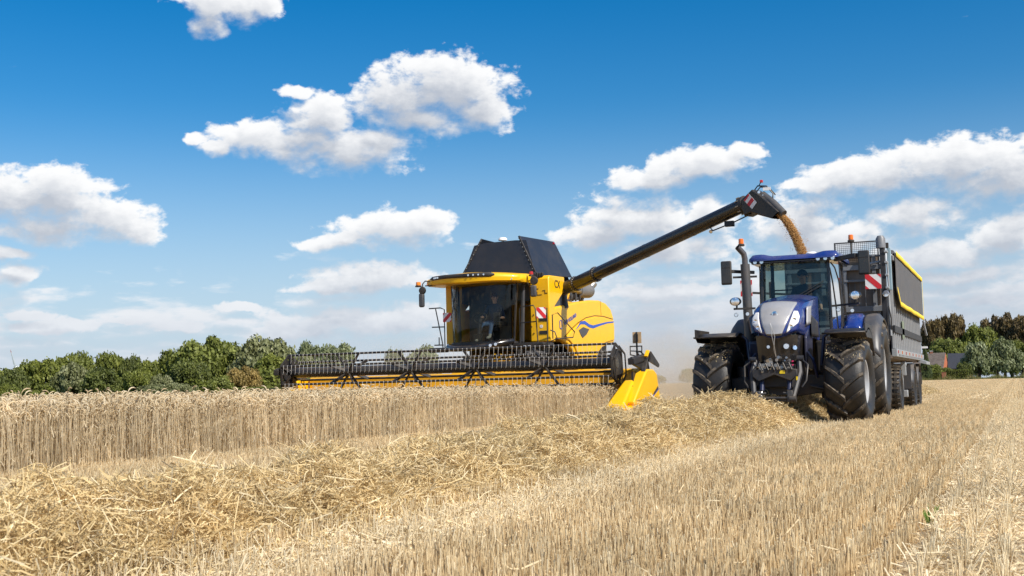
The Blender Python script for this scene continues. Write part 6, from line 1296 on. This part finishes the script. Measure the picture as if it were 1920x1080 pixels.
# ---- wind turbines
M_turb = mat('turbine_white', (.78, .80, .82), .4, var=.02); M_tr = mat('turbine_red', (.7, .10, .08), .4, var=.02)
def turbine(x, y, hub, L, rot, label):
    t = thing('wind_turbine', label, 'wind turbine', (x, y, 0), 'wind turbines on the left horizon'); MB().cyl((x, y, 0), (x, y, hub), 2.4, 1.3, 16).build('tower', M_turb, t, 60)
    MB().box(x-1.6, x+1.6, y-2, y+5, hub-1.6, hub+1.8).build('nacelle', M_turb, t, 30, bevel=.6)
    MB().lathe([(0, -3.5), (1.4, -2.6), (1.7, -1.2), (1.7, 0)], (x, y-2, hub), 'y', 16).build('rotor_hub', M_turb, t, 60)
    sx = Vector((math.cos(.75), math.sin(.75), 0))
    for k in range(3):
        a = rot+k*2*math.pi/3; d = sx*math.sin(a)+Vector((0, 0, math.cos(a))); w = Vector((0, -1, 0)).cross(d).normalized(); c = Vector((x, y-4, hub)); S_ = [0, .08, .2, .5, .72, .73, .84, .85, 1.0]; Wd = [.9, 1.1, 1.9, 1.35, .95, .94, .74, .72, .2]
        def seg(i0, i1, nm, m):
            vs = []
            for i in range(i0, i1+1):
                p = c+d*L*S_[i]; wd = Wd[i]*2.0; th = .12*Wd[i]+.12; vs += [p-w*wd*.35, p+Vector((0, -th, 0)), p+w*wd, p+Vector((0, th, 0))]
            m_ = i1-i0; b = MB(); b.add(vs, [(j*4+q, j*4+(q+1) % 4, (j+1)*4+(q+1) % 4, (j+1)*4+q) for j in range(m_) for q in range(4)]+[(0, 1, 2, 3), tuple(m_*4+q for q in (3, 2, 1, 0))]); return b.build(nm, m, t if nm == 'blade' else bl, 60)
        bl = seg(0, 6, 'blade', M_turb); seg(6, 8, 'blade_tip', M_tr)
turbine(-1883.8, 1933.9, 68.9, 36, -.28, 'white wind turbine with red blade tips left of the wood')
turbine(-2700, 2715, 26, 34, .9, 'half hidden wind turbine low behind the left edge of the wood')
# ---- dust raised by the header and the wheels
def dust(name, c, r, dens, label, col=(.93, .82, .64)):
    b = bmesh.new(); bmesh.ops.create_icosphere(b, subdivisions=3, radius=1.0); me = bpy.data.meshes.new(name); b.to_mesh(me); b.free(); me.transform(Matrix.Diagonal((*r, 1))); o = bpy.data.objects.new(name, me); COL.objects.link(o); o.location = c
    m = bpy.data.materials.new(name); m.use_nodes = True; nt = m.node_tree; nt.nodes.clear(); q = NB(nt); tc = q.n('ShaderNodeTexCoord')
    P = q.v('MULTIPLY', tc.outputs['Object'], tuple(1/v for v in r)); L = q.v('LENGTH', P, out=1); f = q.sm(L, 1.0, .15); nz = q.sm(q.noise(tc.outputs['Object'], .55, 5, .6), .38, .72)
    vol = q.n('ShaderNodeVolumePrincipled'); vol.inputs['Color'].default_value = (*col, 1); vol.inputs['Anisotropy'].default_value = .2
    nt.links.new(q.m('MULTIPLY', q.m('MULTIPLY', f, nz), dens), vol.inputs['Density']); out = q.n('ShaderNodeOutputMaterial'); nt.links.new(vol.outputs[0], out.inputs['Volume']); me.materials.append(m); tag(o, label, 'dust', kind='stuff')
SC.cycles.volume_step_rate = 4; SC.cycles.volume_max_steps = 64
dust('dust_cloud', (-9.0, 41.0, .9), (5.5, 7.5, 2.3), 1.0, 'beige dust drifting low between the header and the tractor')
dust('dust_haze', (-20, 46, 1.1), (10, 8, 2.6), .20, 'thin dust hanging behind the reel of the combine')
